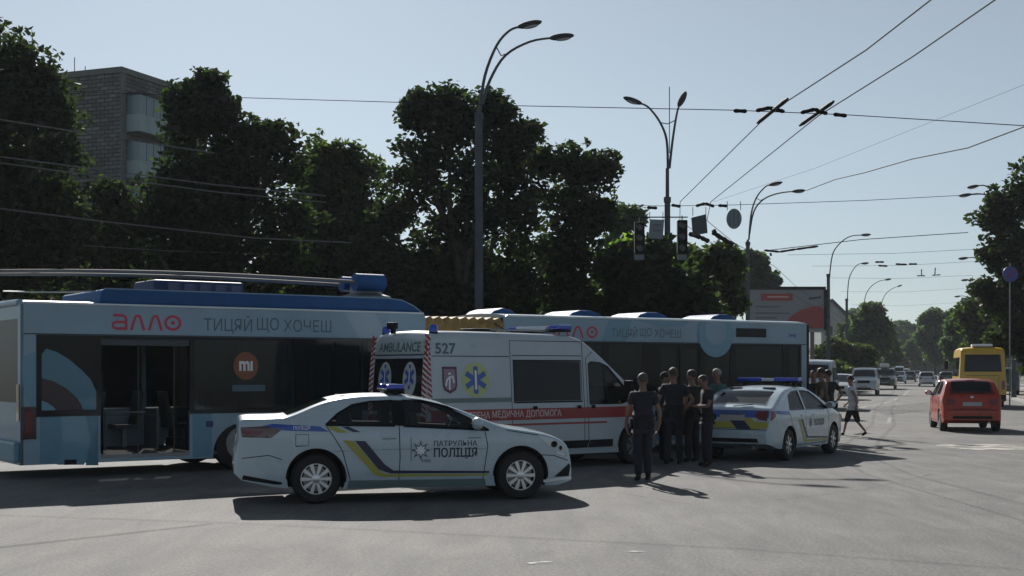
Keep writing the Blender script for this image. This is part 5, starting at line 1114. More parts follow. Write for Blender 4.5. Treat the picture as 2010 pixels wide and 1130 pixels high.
slab('dirt_verge', [(rk(34) + .25, 34), (rk(900) + .25, 900), (rk(900) + 3.5, 900), (rk(34) + 3.5, 34)], .11, DIRT, .13)
slab('pavement', [(rk(34) + 3.5, 34), (rk(900) + 3.5, 900), (rk(900) + 6.5, 900), (rk(34) + 6.5, 34)], .115, PAV, .13)
slab('grass_verge', [(rk(34) + 6.5, 34), (rk(900) + 6.5, 900), (800, 900), (800, 34)], .11, GRASS, .13)
WORN = worn_mat('worn_marking', (.42, .42, .40), 3.5, .46, .60); PALE = worn_mat('pale_patch', (.42, .40, .36), 1.8, .38, .62)
def mark(name, poly, m=WORN, z=.004):
    o = obj(name, MB().add([(x, y, z) for x, y in poly], [tuple(range(len(poly)))]), m); tag(o, kind='structure'); return o
def gp(x, y): Y = F * H / (y - HY); return ((x - CX) * Y / F, Y)
for i in range(14):                                           # worn centre-line dashes
    y0 = 44 + i * 11; c = lambda y: (lk(y) * .47 + rk(y) * .53); mark('lane_marking', [(c(y0) - .07, y0), (c(y0) + .07, y0), (c(y0 + 5) + .07, y0 + 5), (c(y0 + 5) - .07, y0 + 5)])
cv = [gp(1640, 804), gp(1690, 800), gp(1745, 789), gp(1775, 776), gp(1786, 762)]
mark('lane_marking', ribbon(cv, .22)); mark('stop_line', ribbon([gp(1650, 779), gp(1735, 775)], .35))
mark('lane_marking', ribbon([gp(1038, 1107), gp(1122, 1100)], .10), WORN, .006); mark('lane_marking', ribbon([gp(1212, 1086), gp(1262, 1082)], .10), WORN, .006)
c0 = gp(1940, 878); mark('pale_road_patch', [(c0[0] + 1.0 * math.cos(a) * (1 + .15 * math.sin(3 * a)), c0[1] + 1.5 * math.sin(a) * (1 + .2 * math.cos(2 * a))) for a in np.linspace(0, 2 * math.pi, 20)[:-1]], PALE, .006)
DARKP = worn_mat('dark_repair', (.115, .117, .118), 2.2, .40, .62)
mark('road_repair_patch', [gp(1700, 800), gp(1900, 782), gp(1930, 792), gp(1740, 815)], DARKP, .008)
mark('tar_seam', ribbon([gp(1180, 960), gp(1350, 990), gp(1500, 985), gp(1700, 960), gp(1830, 930)], .02), DARKP, .007)

# ============================================================ trees
def leaves(clumps, size, rng, per, flat=.75):
    n = int(sum(per * (r / .5) ** 2 for *_, r in clumps)); C_ = []; 
    for x, y, z, r in clumps:
        k = max(6, int(per * (r / .5) ** 2)); d = rng.normal(size=(k, 3)); d /= np.linalg.norm(d, axis=1)[:, None]
        rad = r * rng.uniform(.25, 1.12, size=(k, 1)) ** .6; C_.append(np.array([x, y, z]) + d * rad * np.array([1, 1, flat]))
    c = np.concatenate(C_); n = len(c)
    a = rng.normal(size=(n, 3)); a[:, 2] *= .6; a /= np.linalg.norm(a, axis=1)[:, None]
    b = np.cross(a, rng.normal(size=(n, 3))); b /= np.linalg.norm(b, axis=1)[:, None]
    s = size * rng.uniform(.6, 1.25, size=(n, 1)); nn = np.cross(a, b)
    v = np.stack([c - a * s, c + b * s * .55 + nn * s * .12, c + a * s, c - b * s * .55 + nn * s * .12], 1).reshape(-1, 3)
    me = bpy.data.meshes.new('crown'); me.vertices.add(len(v)); me.vertices.foreach_set('co', v.astype(np.float32).ravel())
    me.loops.add(n * 4); me.loops.foreach_set('vertex_index', np.arange(n * 4, dtype=np.int32))
    me.polygons.add(n); me.polygons.foreach_set('loop_start', np.arange(0, n * 4, 4, dtype=np.int32)); me.update(calc_edges=True); return me
def tree(name, label, Y, base_px, blobs, m, seed, leaf=.135, per=62, dens=1.0, tr=.28, depth=1.0, group='trees along the street', fill=True, clump=.54, zg=.1):
    rng = np.random.default_rng(seed); s = Y / F; bx = (base_px - CX) * s
    root = thing(name, label, 'tree', (bx, Y, zg), 0, group); cl = []; cents = []
    for x, y, r in blobs:
        c = np.array([(x - CX) * s - bx, rng.uniform(-.5, .5) * r * s * depth, H + (HY - y) * s - zg]); rr = r * s; cents.append((c, rr))
        n = int(dens * 1.75 * (rr / clump) ** 2) + 5
        for i in range(n):
            d = rng.normal(size=3); d /= np.linalg.norm(d); d[1] = d[1] * depth; f = rng.uniform(.45, 1.0) if i % 3 else rng.uniform(.8, 1.22)
            p = c + d * max(.3, rr - .55 * clump) * f
            if p[2] < .4: continue
            cl.append((*p, clump * rng.uniform(.55, 1.25)))
        for i in range(n // 2):                              # twigs standing out of the outline
            d = rng.normal(size=3); d /= np.linalg.norm(d); d[2] = abs(d[2]) * .8 + d[2] * .2; p = c + d * rr * rng.uniform(.88, 1.16)
            if p[2] > .6: cl.append((*p, clump * rng.uniform(.28, .5)))
        if fill:
            for i in range(max(2, n // 5)):
                d = rng.normal(size=3); d /= np.linalg.norm(d); p = c + d * rr * rng.uniform(0, .5)
                if p[2] > .4: cl.append((*p, clump * 1.4))
    me = leaves(cl, leaf, rng, per); me.materials.append(m); cr = bpy.data.objects.new('crown', me); link(cr, root)
    top = max(c[2] for c, _ in cents); t = MB(); fork = min(3.2, top * .35)
    def limb(p0, p1, r0, r1, k=5):
        pts = []; 
        for i in range(k + 1):
            q = np.array(p0) * (1 - i / k) + np.array(p1) * i / k
            if 0 < i < k: q = q + rng.normal(size=3) * np.linalg.norm(np.array(p1) - p0) * .04
            pts.append(tuple(q))
        t.tube(pts, [r0 + (r1 - r0) * i / k for i in range(k + 1)], 7)
    limb((0, 0, -.2), (rng.normal() * .2, 0, fork), tr * 1.15, tr * .8)
    lead = max(cents, key=lambda q: q[0][2]); limb((0, 0, fork - .2), tuple(lead[0]), tr * .8, tr * .2, 7)
    for c, rr in cents:
        if c is lead[0]: continue
        h0 = fork + max(0, (c[2] - fork)) * rng.uniform(.1, .4); q = np.array(lead[0]) * (h0 - fork) / max(1, lead[0][2] - fork); q[2] = h0
        limb(tuple(q), tuple(c), tr * .42, tr * .12)
    for p in [cl[i] for i in rng.choice(len(cl), min(len(cl), 40), replace=False)]:
        c = min(cents, key=lambda q: np.linalg.norm(q[0] - np.array(p[:3])))[0]; limb(tuple(c), p[:3], tr * .12, .012, 3)
    obj('trunk', t, BARK, root, smooth=60); return root
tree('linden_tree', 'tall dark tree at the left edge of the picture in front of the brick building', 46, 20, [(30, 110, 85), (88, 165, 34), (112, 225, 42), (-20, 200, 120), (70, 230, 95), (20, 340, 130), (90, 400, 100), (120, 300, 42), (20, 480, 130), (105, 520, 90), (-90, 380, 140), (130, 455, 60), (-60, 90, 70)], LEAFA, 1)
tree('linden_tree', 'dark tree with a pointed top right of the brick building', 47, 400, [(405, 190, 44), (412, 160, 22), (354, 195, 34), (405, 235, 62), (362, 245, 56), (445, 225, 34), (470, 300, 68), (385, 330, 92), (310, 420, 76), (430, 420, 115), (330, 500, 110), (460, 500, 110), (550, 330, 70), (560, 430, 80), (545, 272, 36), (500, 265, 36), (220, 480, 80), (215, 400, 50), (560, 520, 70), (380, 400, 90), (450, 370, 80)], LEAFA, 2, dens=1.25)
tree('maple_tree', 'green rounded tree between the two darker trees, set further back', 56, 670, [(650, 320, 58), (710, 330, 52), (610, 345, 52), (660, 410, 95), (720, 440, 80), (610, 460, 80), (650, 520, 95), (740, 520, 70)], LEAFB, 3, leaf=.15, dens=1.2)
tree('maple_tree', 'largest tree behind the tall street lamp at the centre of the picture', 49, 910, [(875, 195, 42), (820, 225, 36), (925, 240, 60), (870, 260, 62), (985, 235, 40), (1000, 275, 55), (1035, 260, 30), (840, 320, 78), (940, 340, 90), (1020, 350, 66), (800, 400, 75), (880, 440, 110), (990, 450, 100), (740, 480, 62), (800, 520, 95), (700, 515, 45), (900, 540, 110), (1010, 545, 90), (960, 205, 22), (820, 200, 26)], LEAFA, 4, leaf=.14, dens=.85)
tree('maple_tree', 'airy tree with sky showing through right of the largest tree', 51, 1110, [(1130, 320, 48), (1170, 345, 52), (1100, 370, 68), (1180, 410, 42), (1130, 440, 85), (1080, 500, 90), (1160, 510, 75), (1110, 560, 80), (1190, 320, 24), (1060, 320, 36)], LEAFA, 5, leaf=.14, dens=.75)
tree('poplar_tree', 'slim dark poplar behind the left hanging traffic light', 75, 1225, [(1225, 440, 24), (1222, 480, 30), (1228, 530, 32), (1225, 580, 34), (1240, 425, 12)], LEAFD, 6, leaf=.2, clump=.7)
tree('young_maple_tree', 'light green bushy tree left of the junction lamp post', 54, 1245, [(1210, 520, 42), (1250, 540, 52), (1200, 580, 55), (1270, 590, 50), (1290, 530, 26), (1235, 490, 28), (1180, 600, 40)], LEAFC, 7, leaf=.17)
tree('young_maple_tree', 'green bushy tree just right of the junction lamp post', 57, 1390, [(1370, 530, 46), (1420, 530, 44), (1345, 565, 46), (1400, 580, 56), (1432, 596, 34), (1330, 600, 45), (1420, 500, 22), (1350, 505, 20)], LEAFB, 8, leaf=.18)
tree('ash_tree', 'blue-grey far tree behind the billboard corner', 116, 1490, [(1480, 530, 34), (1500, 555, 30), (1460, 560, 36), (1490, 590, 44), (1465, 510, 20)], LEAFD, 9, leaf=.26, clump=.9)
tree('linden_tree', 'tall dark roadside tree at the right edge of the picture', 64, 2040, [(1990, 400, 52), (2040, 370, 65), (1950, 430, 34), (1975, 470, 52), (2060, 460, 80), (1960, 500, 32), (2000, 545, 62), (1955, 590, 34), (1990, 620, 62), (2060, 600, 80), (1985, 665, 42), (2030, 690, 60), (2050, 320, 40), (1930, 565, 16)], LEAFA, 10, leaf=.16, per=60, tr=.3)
HED = rng0 = np.random.default_rng(40)
far = [('far tree beyond the gabled house left of the avenue', 150, 1712, [(1700, 630, 24), (1725, 640, 22), (1690, 660, 26), (1720, 675, 28), (1712, 612, 12)], 11), ('low far tree next to the distant apartment block', 190, 1742, [(1738, 655, 16), (1745, 680, 18), (1752, 700, 14)], 12),
       ('dense far tree right of the distant apartment block', 210, 1835, [(1835, 630, 26), (1812, 660, 22), (1850, 655, 28), (1830, 690, 26), (1868, 628, 20)], 13), ('far tree behind the yellow bus', 140, 1890, [(1885, 640, 28), (1910, 640, 26), (1880, 680, 30), (1912, 690, 30), (1902, 618, 16)], 14),
       ('nearer avenue tree left of the yellow bus roof', 105, 1925, [(1925, 640, 26), (1945, 650, 30), (1930, 690, 28), (1915, 612, 14), (1955, 610, 24)], 15), ('small pale tree low beside the parked queue', 120, 1640, [(1640, 690, 20), (1665, 700, 20), (1690, 700, 20), (1620, 700, 16)], 16),
       ('dark far tree between the house and the avenue', 175, 1670, [(1665, 650, 14), (1680, 640, 16), (1672, 680, 20)], 17), ('distant tree crown against the apartment block', 260, 1790, [(1782, 690, 16), (1800, 700, 16), (1795, 675, 10)], 18)]
for lab, Y, bx, bl, sd in far: tree('roadside_tree', lab, Y, bx, bl, LEAFD if Y > 130 else LEAFB, sd, leaf=.34 if Y > 130 else .28, per=34, clump=1.1, tr=.25, group='far trees along the avenue')  # farther crowns get the bluer leaf: distance haze put into the colour
def bushes(name, label, cat, pts, m, seed, leaf=.16, per=40, kind=None, clump=.6):
    rng = np.random.default_rng(seed); cl = []
    for x, y, r, h in pts:
        for i in range(int(14 * r * h / .8) + 6):
            a = rng.uniform(0, 2 * math.pi); q = rng.uniform(.0, 1) ** .5 * r; cl.append((x + q * math.cos(a), y + q * .7 * math.sin(a), rng.uniform(.2, 1) * h * (1 - .5 * (q / r) ** 2), clump * rng.uniform(.6, 1.2)))
    me = leaves(cl, leaf, rng, per); me.materials.append(m); o = bpy.data.objects.new(name, me); link(o); tag(o, label, cat, kind=kind); return o
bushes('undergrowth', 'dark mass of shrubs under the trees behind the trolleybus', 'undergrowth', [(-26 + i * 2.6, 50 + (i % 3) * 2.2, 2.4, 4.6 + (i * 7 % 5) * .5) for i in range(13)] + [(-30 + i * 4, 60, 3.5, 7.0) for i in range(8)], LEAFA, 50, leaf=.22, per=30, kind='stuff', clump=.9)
bushes('roadside_shrub', 'light green shrubs behind the oncoming queue', 'shrub', [(19 + i * 1.6, 90 + i * 4, 1.8, 2.4) for i in range(6)], LEAFB, 51, leaf=.2, kind='stuff')
bushes('far_wood', 'mass of far trees closing the end of the avenue', 'wood', [(60 + i * 9, 330 + (i % 3) * 14, 7, 12 + (i * 5 % 4)) for i in range(14)], LEAFD, 52, leaf=.8, per=24, kind='stuff', clump=2.6)  # bluish haze of distance is in the leaf colour here too
bushes('grass', 'grass tufts along the right verge', 'grass', [(rk(y) + 7.5, y, 1.2, .22) for y in range(40, 110, 4)], LEAFC, 53, leaf=.09, per=18, kind='stuff', clump=.25)

# ============================================================ buildings
BRK = brick_mat('silicate_brick', (.10, .10, .105), (.19, .185, .185), (.04, .04, .045), 1, .62, .24, .03)
PLAS = mat('pale_plaster', (.30, .32, .33), .9, noise=.15, nscale=.5); ROOFD = mat('dark_roof', (.04, .045, .05), .8, noise=.2); BALC = mat('balcony_sheet', (.26, .34, .37), .7, noise=.15, nscale=1)
def brick_house():
    c = Vector((-23.6, 80)); u = Vector((-.93, .36)).normalized(); v = Vector((.37, .93)).normalized(); Ht = 19.7; ang = math.atan2(v.y, v.x)
    r = thing('brick_building', 'grey brick apartment block with glazed balconies rising between the left trees', 'building', (c.x, c.y, 0), ang)   # local x along v (right face), y along u
    w = MB().box((0, 0, 0), (8.5, 12, Ht)); obj('wall', w, BRK, r)
    obj('parapet', MB().box((-.12, -.12, Ht), (8.6, 12.1, Ht + .35)), CONC, r); obj('corner_strip', MB().box((-.05, -.05, 0), (.35, -.0, Ht)), CONC, r)
    for fl in range(6):
        z = Ht - 1.4 - 2.8 * (fl + 1) + .7
        for b in range(1):
            x0 = .45 + b * 7.0
            obj('balcony', MB().box((x0, -1.0, z), (x0 + 3.6, -.02, z + 1.05)), BALC, r)
            bf = obj('balcony_window', MB().box((x0 + .05, -.95, z + 1.06), (x0 + 3.55, -.03, z + 2.25)), mat('pane_glass', (.14, .22, .27), .15, spec=.6), r)
            for k in range(6): obj('window_bar', MB().box((x0 + .05 + k * .69, -.99, z + 1.06), (x0 + .13 + k * .69, -.95, z + 2.25)), PLAS, bf)
            obj('balcony_roof', MB().box((x0 - .1, -1.1, z + 2.26), (x0 + 3.7, -.02, z + 2.36)), ROOFD, r)
            wn_ = obj('window', MB().box((x0 + 4.3, -.06, z + .5), (x0 + 5.9, -.01, z + 2.0)), mat('pane_glass', (.1, .16, .19)), r); obj('window_bar', MB().box((x0 + 5.05, -.09, z + .5), (x0 + 5.15, -.06, z + 2.0)), PLAS, wn_)
    for k in range(4): obj('roof_aerial', MB().tube([(.6 + k * 2.2, 4 + k, Ht), (.6 + k * 2.2, 4 + k, Ht + 1.4)], .03, 5), STEEL, r)
brick_house()
def gable_house():
    Y = 215; s = Y / F; x0 = (1612 - CX) * s; x1 = (1694 - CX) * s; w = x1 - x0
    r = thing('gabled_house', 'pale three-storey house with dark pitched roof beside the billboard', 'house', (x0, Y, 0)); Hh = H + (HY - 640) * s; Hr = H + (HY - 592) * s
    obj('wall', MB().prism([(0, 0), (w, 0), (w, Hh - 1.2), (w * .25, Hr), (0, Hr - .8)], 0, 12), PLAS, r)
    obj('roof', MB().prism([(w + .6, Hh - 1.6), (w * .25, Hr + .05), (-.4, Hr - .8), (-.4, Hr - .4), (w * .25, Hr + .5), (w + .7, Hh - 1.2)], -.6, 12.5), ROOFD, r)
    for fl in range(3):
        for k in range(3):
            wx = .6 + k * w * .33; wz = 1.2 + fl * 3.0; wn_ = obj('window', MB().box((wx, -.12, wz), (wx + 1.2, -.02, wz + 1.5)), DGLASS, r); obj('window_frame', MB().box((wx + .56, -.16, wz), (wx + .64, -.12, wz + 1.5)), PRW, wn_)
gable_house()
def block():
    Y = 420; s = Y / F; x0 = (1744 - CX) * s; x1 = (1806 - CX) * s; w = x1 - x0; Ht = H + (HY - 640) * s
    r = thing('apartment_block', 'distant pale pink apartment block at the end of the avenue', 'building', (x0, Y, 0)); m = mat('pink_plaster', (.26, .23, .24), .9, noise=.1, nscale=.3)
    obj('wall', MB().box((0, 0, 0), (w, 14, Ht)), m, r); obj('stair_tower', MB().box((w * .1, -1.2, 0), (w * .38, 0, Ht + .9)), PLAS, r); obj('roof', MB().box((-.3, -.3, Ht), (w + .3, 14.3, Ht + .5)), ROOFD, r)
    for fl in range(4):
        for k in range(4): obj('window', MB().box((w * .42 + k * w * .14, -.2, 1.2 + fl * 3.2), (w * .42 + k * w * .14 + w * .09, -.02, 3.0 + fl * 3.2)), DGLASS, r)
        obj('balcony', MB().box((w * .14, -2.2, .8 + fl * 3.2), (w * .34, -1.2, 1.9 + fl * 3.2)), PLAS, r)
block()
def billboard():
    Y = 100; s = Y / F; a = (1470 - CX) * s; b = (1618 - CX) * s; z0 = H + (HY - 648) * s; z1 = H + (HY - 568) * s
    r = thing('billboard', 'large pale billboard with red panels in a dark frame above the trolleybus roof', 'billboard', (a, Y, 0)); w = b - a; h = z1 - z0
    obj('board', MB().box((0, .05, z0), (w, .25, z1)), mat('poster_grey', (.20, .22, .25), .6, noise=.08), r)
    for q in ((-.1, 0, w + .1, .0),): 
        obj('frame', MB().box((-.12, -.05, z1), (w + .12, .3, z1 + .22)), BLK, r); obj('frame', MB().box((w, -.05, z0), (w + .25, .3, z1)), BLK, r); obj('frame', MB().box((-.12, -.05, z0 - .15), (w + .12, .3, z0)), STEEL, r); obj('frame', MB().box((-.2, -.05, z0), (0, .3, z1)), BLK, r)
    px = lambda x, y: ((x - CX) * s - a, H + (HY - y) * s)
    def pr(name, L, m, o=.02): obj(name, MB().prism([px(*p) for p in L], .05 - o, .05), m, r)
    pr('red_panel', [(1494, 576), (1556, 576), (1556, 590), (1494, 590)], RED); pr('red_panel', [(1540, 636), (1556, 618), (1572, 608), (1590, 602), (1608, 600), (1616, 606), (1616, 644), (1560, 644)], RED)
    for y0, x1 in ((583, 1548),): pr('text_line', [(1506, y0 - 2), (x1, y0 - 2), (x1, y0 + 1), (1506, y0 + 1)], mat('pale_pink', (.5, .3, .3), .5), .03)
    for y0, x1 in ((600, 1530), (613, 1550), (622, 1525)): pr('text_line', [(1482, y0), (x1, y0), (x1, y0 + 3), (1482, y0 + 3)], GREYP)
    pr('text_line', [(1588, 584), (1612, 581), (1612, 585), (1588, 588)], NAVY)
    for x in (w * .35, w * .85): obj('leg', MB().tube([(x, .3, 0), (x, .3, z0 + .5)], .16, 10), CONC, r)
billboard()

# ============================================================ street lamps
def lamp(label, bx, Y, top, arms, joint=None, r0=.11, group='street lamps', spike=None):
    s = Y / F; X = (bx - CX) * s; r = thing('street_lamp', label, 'street lamp', (X, Y, .1), 0, group)
    z = lambda y: H + (HY - y) * s - .1; x = lambda p: (p - bx) * s; jz = z(joint) if joint else z(top) * .75
    obj('pole', MB().lathe([(r0 * 1.25, 0), (r0 * 1.1, .5), (r0, 3), (r0 * .82, jz), (r0 * .55, jz + .02), (r0 * .5, z(top))], 14), POLE, r, smooth=40)
    for L, dep in arms:
        pts = [(x(px), dep * i / (len(L) - 1), z(py)) for i, (px, py) in enumerate(L)]
        fine = []; 
        for i in range(len(pts) - 1):                        # Catmull-Rom
            p0, p1, p2, p3 = (Vector(pts[max(0, i - 1)]), Vector(pts[i]), Vector(pts[i + 1]), Vector(pts[min(len(pts) - 1, i + 2)]))
            for t in (0, .25, .5, .75): fine.append(.5 * ((2 * p1) + (p2 - p0) * t + (2 * p0 - 5 * p1 + 4 * p2 - p3) * t * t + (-p0 + 3 * p1 - 3 * p2 + p3) * t ** 3))
        fine.append(Vector(pts[-1])); a = obj('lamp_arm', MB().tube(fine, [.05 - .018 * i / len(fine) for i in range(len(fine))], 8), POLE, r, smooth=60)
        e = fine[-1]; d = (fine[-1] - fine[-3]).normalized()
        hd = MB().ball((0, 0, 0), (.40, .15, .10), 14, 8); q = d.to_track_quat('X', 'Z').to_matrix().to_4x4()
        obj('lamp_head', hd, LAMPB, r, smooth=60, xf=Matrix.Translation(e + d * .28) @ q)
        obj('lamp_glass', MB().ball((0, 0, 0), (.26, .11, .07), 12, 6), mat('lamp_glass', (.35, .36, .36), .2), r, smooth=60, xf=Matrix.Translation(e + d * .32 - Vector((0, 0, .06))) @ q)
    if len(arms) > 1:
        A = arms[0][0][-2 if len(arms[0][0]) < 4 else 2]; B = arms[1][0][-2 if len(arms[1][0]) < 4 else 2]
        obj('arm_brace', MB().tube([(x(A[0]), 0, z(A[1])), (x((A[0] + B[0]) / 2), 0, z(max(A[1], B[1]) + 3)), (x(B[0]), 0, z(B[1]))], .02, 6), POLE, r)
    obj('pole_collar', MB().lathe([(r0 * 1.05, jz - .1), (r0 * 1.05, jz + .1)], 12), POLE, r)
    if spike: obj('spike', MB().tube([(x(spike[0]), 0, z(spike[1])), (x(spike[0]), 0, z(spike[2]))], .018, 6), POLE, r)
    return r
lamp('tall twin-armed street lamp in front of the largest tree, centre of the picture', 940, 40, 215, [([(942, 215), (952, 150), (975, 93), (1000, 66), (1022, 60)], -.5), ([(946, 205), (962, 155), (992, 106), (1040, 78), (1085, 69)], .3)], 228, .13)
lamp('twin street lamp with outspread arms above the junction traffic lights', 1310, 50, 330, [([(1311, 330), (1308, 275), (1294, 240), (1272, 213), (1254, 205)], -.3), ([(1314, 330), (1320, 280), (1327, 235), (1332, 212), (1336, 202)], .3)], 392, .13, spike=(1314, 300, 170))
lamp('twin street lamp right of the round hanging sign', 1468, 73, 470, [([(1470, 470), (1474, 420), (1484, 388), (1500, 368), (1510, 364)], -.3), ([(1471, 460), (1480, 415), (1500, 390), (1530, 378), (1560, 374)], .3)], 478, .13)
lamp('single-armed street lamp just right of the billboard', 1626, 100, 545, [([(1628, 545), (1634, 500), (1648, 478), (1668, 464), (1692, 461)], 0)], 540, .15)
lamp('single-armed street lamp rising in front of the gabled house', 1662, 128, 590, [([(1663, 590), (1666, 550), (1674, 530), (1684, 519), (1692, 517)], 0)], 588, .15)
lamp('distant street lamp, third beyond the billboard', 1694, 153, 610, [([(1695, 610), (1699, 580), (1710, 562), (1725, 552), (1738, 549)], 0)], 608, .16)
lamp('distant street lamp, fourth beyond the billboard', 1728, 182, 610, [([(1729, 610), (1732, 590), (1740, 575), (1752, 566), (1762, 562)], 0)], 612, .17)
lamp('twin street lamp reaching out of the right-hand tree top', 1990, 78, 420, [([(1988, 420), (1975, 390), (1955, 375), (1930, 365), (1915, 366)], -.3), ([(1988, 420), (1972, 396), (1950, 385), (1925, 379), (1908, 380)], .3)], 430, .13)
lamp('street lamp with its head left of the right tree, below the twin lamp', 1966, 100, 545, [([(1964, 545), (1955, 520), (1935, 508), (1915, 505), (1898, 506)], 0)], 550, .14)
lamp('distant right-hand street lamp above the yellow bus', 1940, 128, 590, [([(1939, 590), (1934, 565), (1922, 553), (1910, 549), (1900, 549)], 0)], 592, .14)
lamp('farthest right-hand street lamp left of the yellow bus', 1918, 160, 620, [([(1917, 620), (1912, 600), (1903, 588), (1893, 581), (1884, 581)], 0)], 622, .15)

# ============================================================ trolley wires, hanging signals and signs
def wire(name, label, pts, r=.014, m=WIRE, sag=.0, cat='wire', group=None):
    P_ = []
    for i in range(len(pts) - 1):
        a, b = Vector(pts[i]), Vector(pts[i + 1])
        for k in range(8): t = k / 8; P_.append(a.lerp(b, t) - Vector((0, 0, sag * 4 * t * (1 - t))))
    P_.append(Vector(pts[-1])); o = obj(name, MB().tube(P_, r, 5), m, smooth=60); return tag(o, label, cat, group)
ZW = 5.8
G1 = 'overhead wires of the trolley line'
wa = [PZ(1860, -26, ZW), PZ(1700, 98, ZW), PZ(1515, 218, ZW), PZ(1335, 396, ZW)]; wb = [PZ(1990, -26, ZW), PZ(1790, 112, ZW), PZ(1605, 228, ZW), PZ(1395, 396, ZW)]
wire('trolley_wire', 'left of the two trolley wires dropping from the top right', wa, .009, group=G1); wire('trolley_wire', 'right of the two trolley wires dropping from the top right', wb, .009, group=G1)
e = PZ(1335, 396, ZW); wire('trolley_wire', 'left trolley wire running on beyond the crossing to the far avenue', [e, e + Vector((.5, 4, 0)), e + Vector((2.2, 10, 0)), e + Vector((5.5, 20, 0)), e + Vector((10, 36, 0)), e + Vector((18, 62, 0)), e + Vector((40, 135, 0))], .009, group=G1)
e = PZ(1395, 396, ZW); wire('trolley_wire', 'right trolley wire running on beyond the crossing to the far avenue', [e, e + Vector((.5, 4, 0)), e + Vector((2.2, 10, 0)), e + Vector((5.5, 20, 0)), e + Vector((10, 36, 0)), e + Vector((18, 62, 0)), e + Vector((40, 135, 0))], .009, group=G1)
YS = wa[2].y
sp = wire('span_wire', 'thin cable across the sky from the left trees to the upper right', [P(-40, 172, 30), P(460, 191, 27), P(1000, 207, 23.5), P(1440, 216, YS), P(1660, 225, YS), P(2100, 252, YS - 2)], .007, cat='cable')
def insul(name, label, pieces, Y, r=.034, cat='wire fitting'):
    c = P(pieces[0][0], pieces[0][1], Y); root = thing(name, label, cat, tuple(c))
    for x0, y0, x1, y1 in pieces:
        a = P(x0, y0, Y) - c; b = P(x1, y1, Y) - c; obj('insulator', MB().tube([a, a.lerp(b, .15), a.lerp(b, .5), a.lerp(b, .85), b], [r * .6, r, r * .8, r, r * .6], 8), BLK, root, smooth=60)
    return root
insul('wire_insulator', 'row of black insulators where the cable crosses the two trolley wires', [(1440, 217, 1466, 218), (1484, 217, 1512, 211), (1508, 211, 1540, 219), (1572, 221, 1600, 214), (1598, 214, 1624, 223), (1636, 224, 1662, 227)], YS)
for w_, xy, lab in ((wa, ((1487, 241), (1546, 194)), 'left'), (wb, ((1570, 246), (1636, 199)), 'right')):
    a = PZ(*xy[0], ZW); b = PZ(*xy[1], ZW); o = obj('wire_clamp', MB().tube([a, a.lerp(b, .1), a.lerp(b, .5), a.lerp(b, .9), b], [.02, .034, .03, .034, .02], 8), BLK, smooth=60); tag(o, f'long black clamp on the {lab} trolley wire at the cable crossing', 'wire fitting')
YL = 40
for k, (Yk, yl, yr) in enumerate(((95, 500, 486), (118, 522, 512), (140, 545, 540), (165, 572, 566), (195, 598, 594))):
    xa = CX + (lk(Yk) - .6) * F / Yk; xb = CX + (rk(Yk) + .6) * F / Yk
    wire('span_wire', ('nearest', 'second', 'third', 'fourth', 'farthest')[k] + ' of the thin wires strung across the avenue between lamps', [P(xa, yl, Yk), P((xa + xb) / 2, (yl + yr) / 2 + 4, Yk), P(xb, yr, Yk)], .012, cat='cable', group='thin wires across the avenue')
wire('span_wire', 'cable across the junction carrying the traffic lights', [P(1160, 402, YL), P(1310, 404, YL), P(1440, 402, YL), P(1700, 393, YL), P(2100, 372, YL)], .009, cat='cable')
insul('wire_insulator', 'black insulators on the junction cable by the lamp post', [(1270, 407, 1290, 408), (1318, 402, 1336, 405), (1366, 404, 1384, 399), (1384, 399, 1402, 405), (1410, 403, 1428, 404)], YL, .05)
wire('support_cable', 'cable bar holding the left traffic light and the pale sign', [P(1240, 426, YL), P(1350, 426, YL)], .02, cat='cable')
wire('feeder_cable', 'thick black cable sloping up to the right edge of the sky', [P(1582, 374, 44), P(1640, 352, 40), P(1700, 338, 36), P(1790, 312, 32), P(1900, 290, 28), P(2100, 215, 24)], .014, cat='cable')
wire('feeder_cable', 'faint cable from the right lamp towards the billboard', [P(1500, 492, 70), P(1690, 470, 70), P(1900, 456, 70)], .02, cat='cable')
wire('feeder_cable', 'thin cable rising from the junction towards the upper right corner', [P(1400, 396, 42), P(1600, 330, 38), P(1800, 250, 33), P(2100, 130, 27)], .004, cat='cable')
insul('wire_switch', 'black trolley wire switch gear below the hanging round sign', [(1352, 458, 1376, 466), (1376, 466, 1392, 474), (1398, 455, 1412, 464), (1408, 462, 1426, 472), (1420, 470, 1440, 480), (1400, 450, 1404, 458)], 47, .09)
insul('wire_switch', 'dark wire fittings in line above the billboard', [(1500, 491, 1530, 494), (1530, 494, 1562, 489), (1562, 489, 1606, 483), (1512, 496, 1514, 502)], 66, .06)
insul('wire_insulator', 'far wire fittings right of the second single-armed lamp', [(1718, 514, 1735, 514), (1724, 521, 1742, 522), (1758, 518, 1780, 519), (1784, 518, 1800, 518)], 90, .07)
insul('wire_insulator', 'far wire fittings with two upright rods over the avenue', [(1800, 541, 1816, 541), (1830, 540, 1846, 539), (1809, 541, 1809, 528), (1835, 539, 1836, 525)], 110, .05)
GW = 'pale wires crossing in front of the left trees'
for L, lab in (([(-40, 228), (200, 266), (420, 300)], 'uppermost pale wire on the left tree'), ([(-40, 302), (160, 328), (420, 362), (640, 384)], 'second pale wire across the left trees'), ([(-40, 314), (160, 341), (420, 376), (640, 397)], 'third pale wire across the left trees'), ([(-40, 404), (200, 434), (500, 467), (690, 476)], 'thicker lower wire across the left trees'), ([(165, 482), (330, 492), (560, 500)], 'lowest faint wire just above the trolley poles')):
    wire('trolley_wire', lab, [PZ(x, y, ZW) for x, y in L], .013 if 'thick' not in lab else .02, WIREL, group=GW)
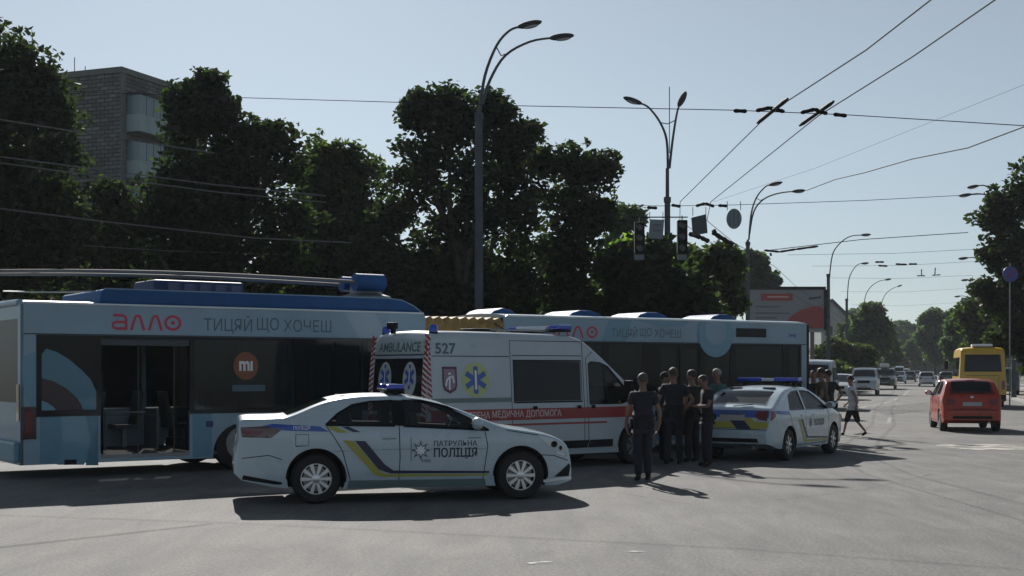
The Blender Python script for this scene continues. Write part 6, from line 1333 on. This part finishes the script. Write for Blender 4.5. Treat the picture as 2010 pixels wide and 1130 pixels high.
def signal(label, cx, y0, y1, Y=YL):
    c = P(cx, y1, Y); s = Y / F; w = .30; h = (y1 - y0) * s; r = thing('traffic_light', label, 'traffic light', tuple(c), 0, 'traffic lights hung over the junction')
    obj('housing', MB().cbox((0, 0, h / 2), (w, .26, h)), BLK, r, bevel=.03)
    for k, col in enumerate(((.02, .004, .004), (.02, .014, .004), (.004, .016, .010))):
        zc = h * (.83 - .33 * k); vis = obj('visor', MB().lathe([(.12, -.14), (.12, -.30), (.11, -.30), (.11, -.14)], 14, 'y', (0, 0, zc), ring=True), BLK, r); obj('lens', MB().lathe([(.105, -.135), (.105, -.15)], 14, 'y', (0, 0, zc)), mat('lens_%d' % k, col, .2), r)
    obj('hanger', MB().tube([(0, 0, h), (0, 0, h + .14)], .02, 6), STEEL, r)
    obj('lower_plate', MB().cbox((0, 0, -.10), (w * .95, .05, .16)), mat('plate_grey', (.12, .15, .16), .5), r)
signal('left traffic light hanging under the junction cable', 1255, 436, 498); signal('right traffic light hanging beside the dark tilted sign', 1339, 432, 498)
def panel(name, label, pts, Y, m, back, th=.04, Yt=0):
    c = P(*pts[0], Y); r = thing(name, label, 'road sign', tuple(c)); b = MB(); L = [P(x, y, Y) - c for x, y in pts]
    b.prism([(p.x, p.z) for p in L], 0, th); obj('sign_face', b, m, r); zt = max(p.z for p in L); xm = sum(p.x for p in L) / len(L)
    for q in (-.2, .2): obj('hanger', MB().tube([(xm + q, .02, zt - .05), (xm + q, .02, zt + .22)], .012, 5), STEEL, r)
    return r, c
SG = mat('sign_grey', (.16, .19, .21), .5, noise=.1, nscale=6)
r, c = panel('road_sign', 'pale rectangular sign between the two hanging traffic lights', [(1276, 430), (1304, 431), (1301, 469), (1273, 467)], YL, SG, 0)
for y in (441, 452): obj('sign_line', MB().tube([P(1282, y, YL) - c + Vector((0, -.012, 0)), P(1297, y, YL) - c + Vector((0, -.012, 0))], .02, 6), GREYP, r)
r, c = panel('road_sign', 'dark tilted square sign right of the right traffic light', [(1357, 427), (1386, 420), (1389, 457), (1360, 462)], YL + .6, mat('sign_dark', (.035, .05, .055), .5, noise=.2), 0)
r, c = panel('road_sign', 'round striped sign hanging alone against the sky', [(1441 + 15 * math.cos(a), 429 + 20 * math.sin(a)) for a in np.linspace(0, 2 * math.pi, 29)[:-1]], YL, SG, 0)
for x in (1433, 1441, 1449): obj('sign_bar', MB().tube([P(x, 414, YL) - c + Vector((0, -.012, 0)), P(x, 444, YL) - c + Vector((0, -.012, 0))], .018, 6), GREYP, r)
# blue round sign in the right tree
Y = 61; s = Y / F; r = thing('road_sign', 'round blue sign on a pole against the right-hand tree', 'road sign', ((1982 - CX) * s, Y, .1))
obj('pole', MB().tube([(0, 0, 0), (0, 0, H + (HY - 520) * s)], .035, 8), STEEL, r); obj('sign_disc', MB().lathe([(.36, -.05), (.36, -.09)], 24, 'y', (0, 0, H + (HY - 538) * s - .1)), mat('sign_blue', (.02, .03, .22), .35), r)
obj('sign_bar', MB().tube([(-.2, -.10, H + (HY - 538) * s - .3), (.2, -.10, H + (HY - 538) * s + .1)], .03, 6), RED, r)

# ------------------------------------------------------------------ air
hm = bpy.data.materials.new('haze_air'); hm.use_nodes = True; hn = hm.node_tree; hn.nodes.clear()
pv = hn.nodes.new('ShaderNodeVolumePrincipled'); pv.inputs['Color'].default_value = (.86, .93, 1, 1); pv.inputs['Density'].default_value = .00016; pv.inputs['Anisotropy'].default_value = .2
ho = hn.nodes.new('ShaderNodeOutputMaterial'); hn.links.new(pv.outputs[0], ho.inputs['Volume'])
tag(obj('haze', MB().box((-420, -60, -1.2), (920, 1640, 27)), hm), kind='stuff')
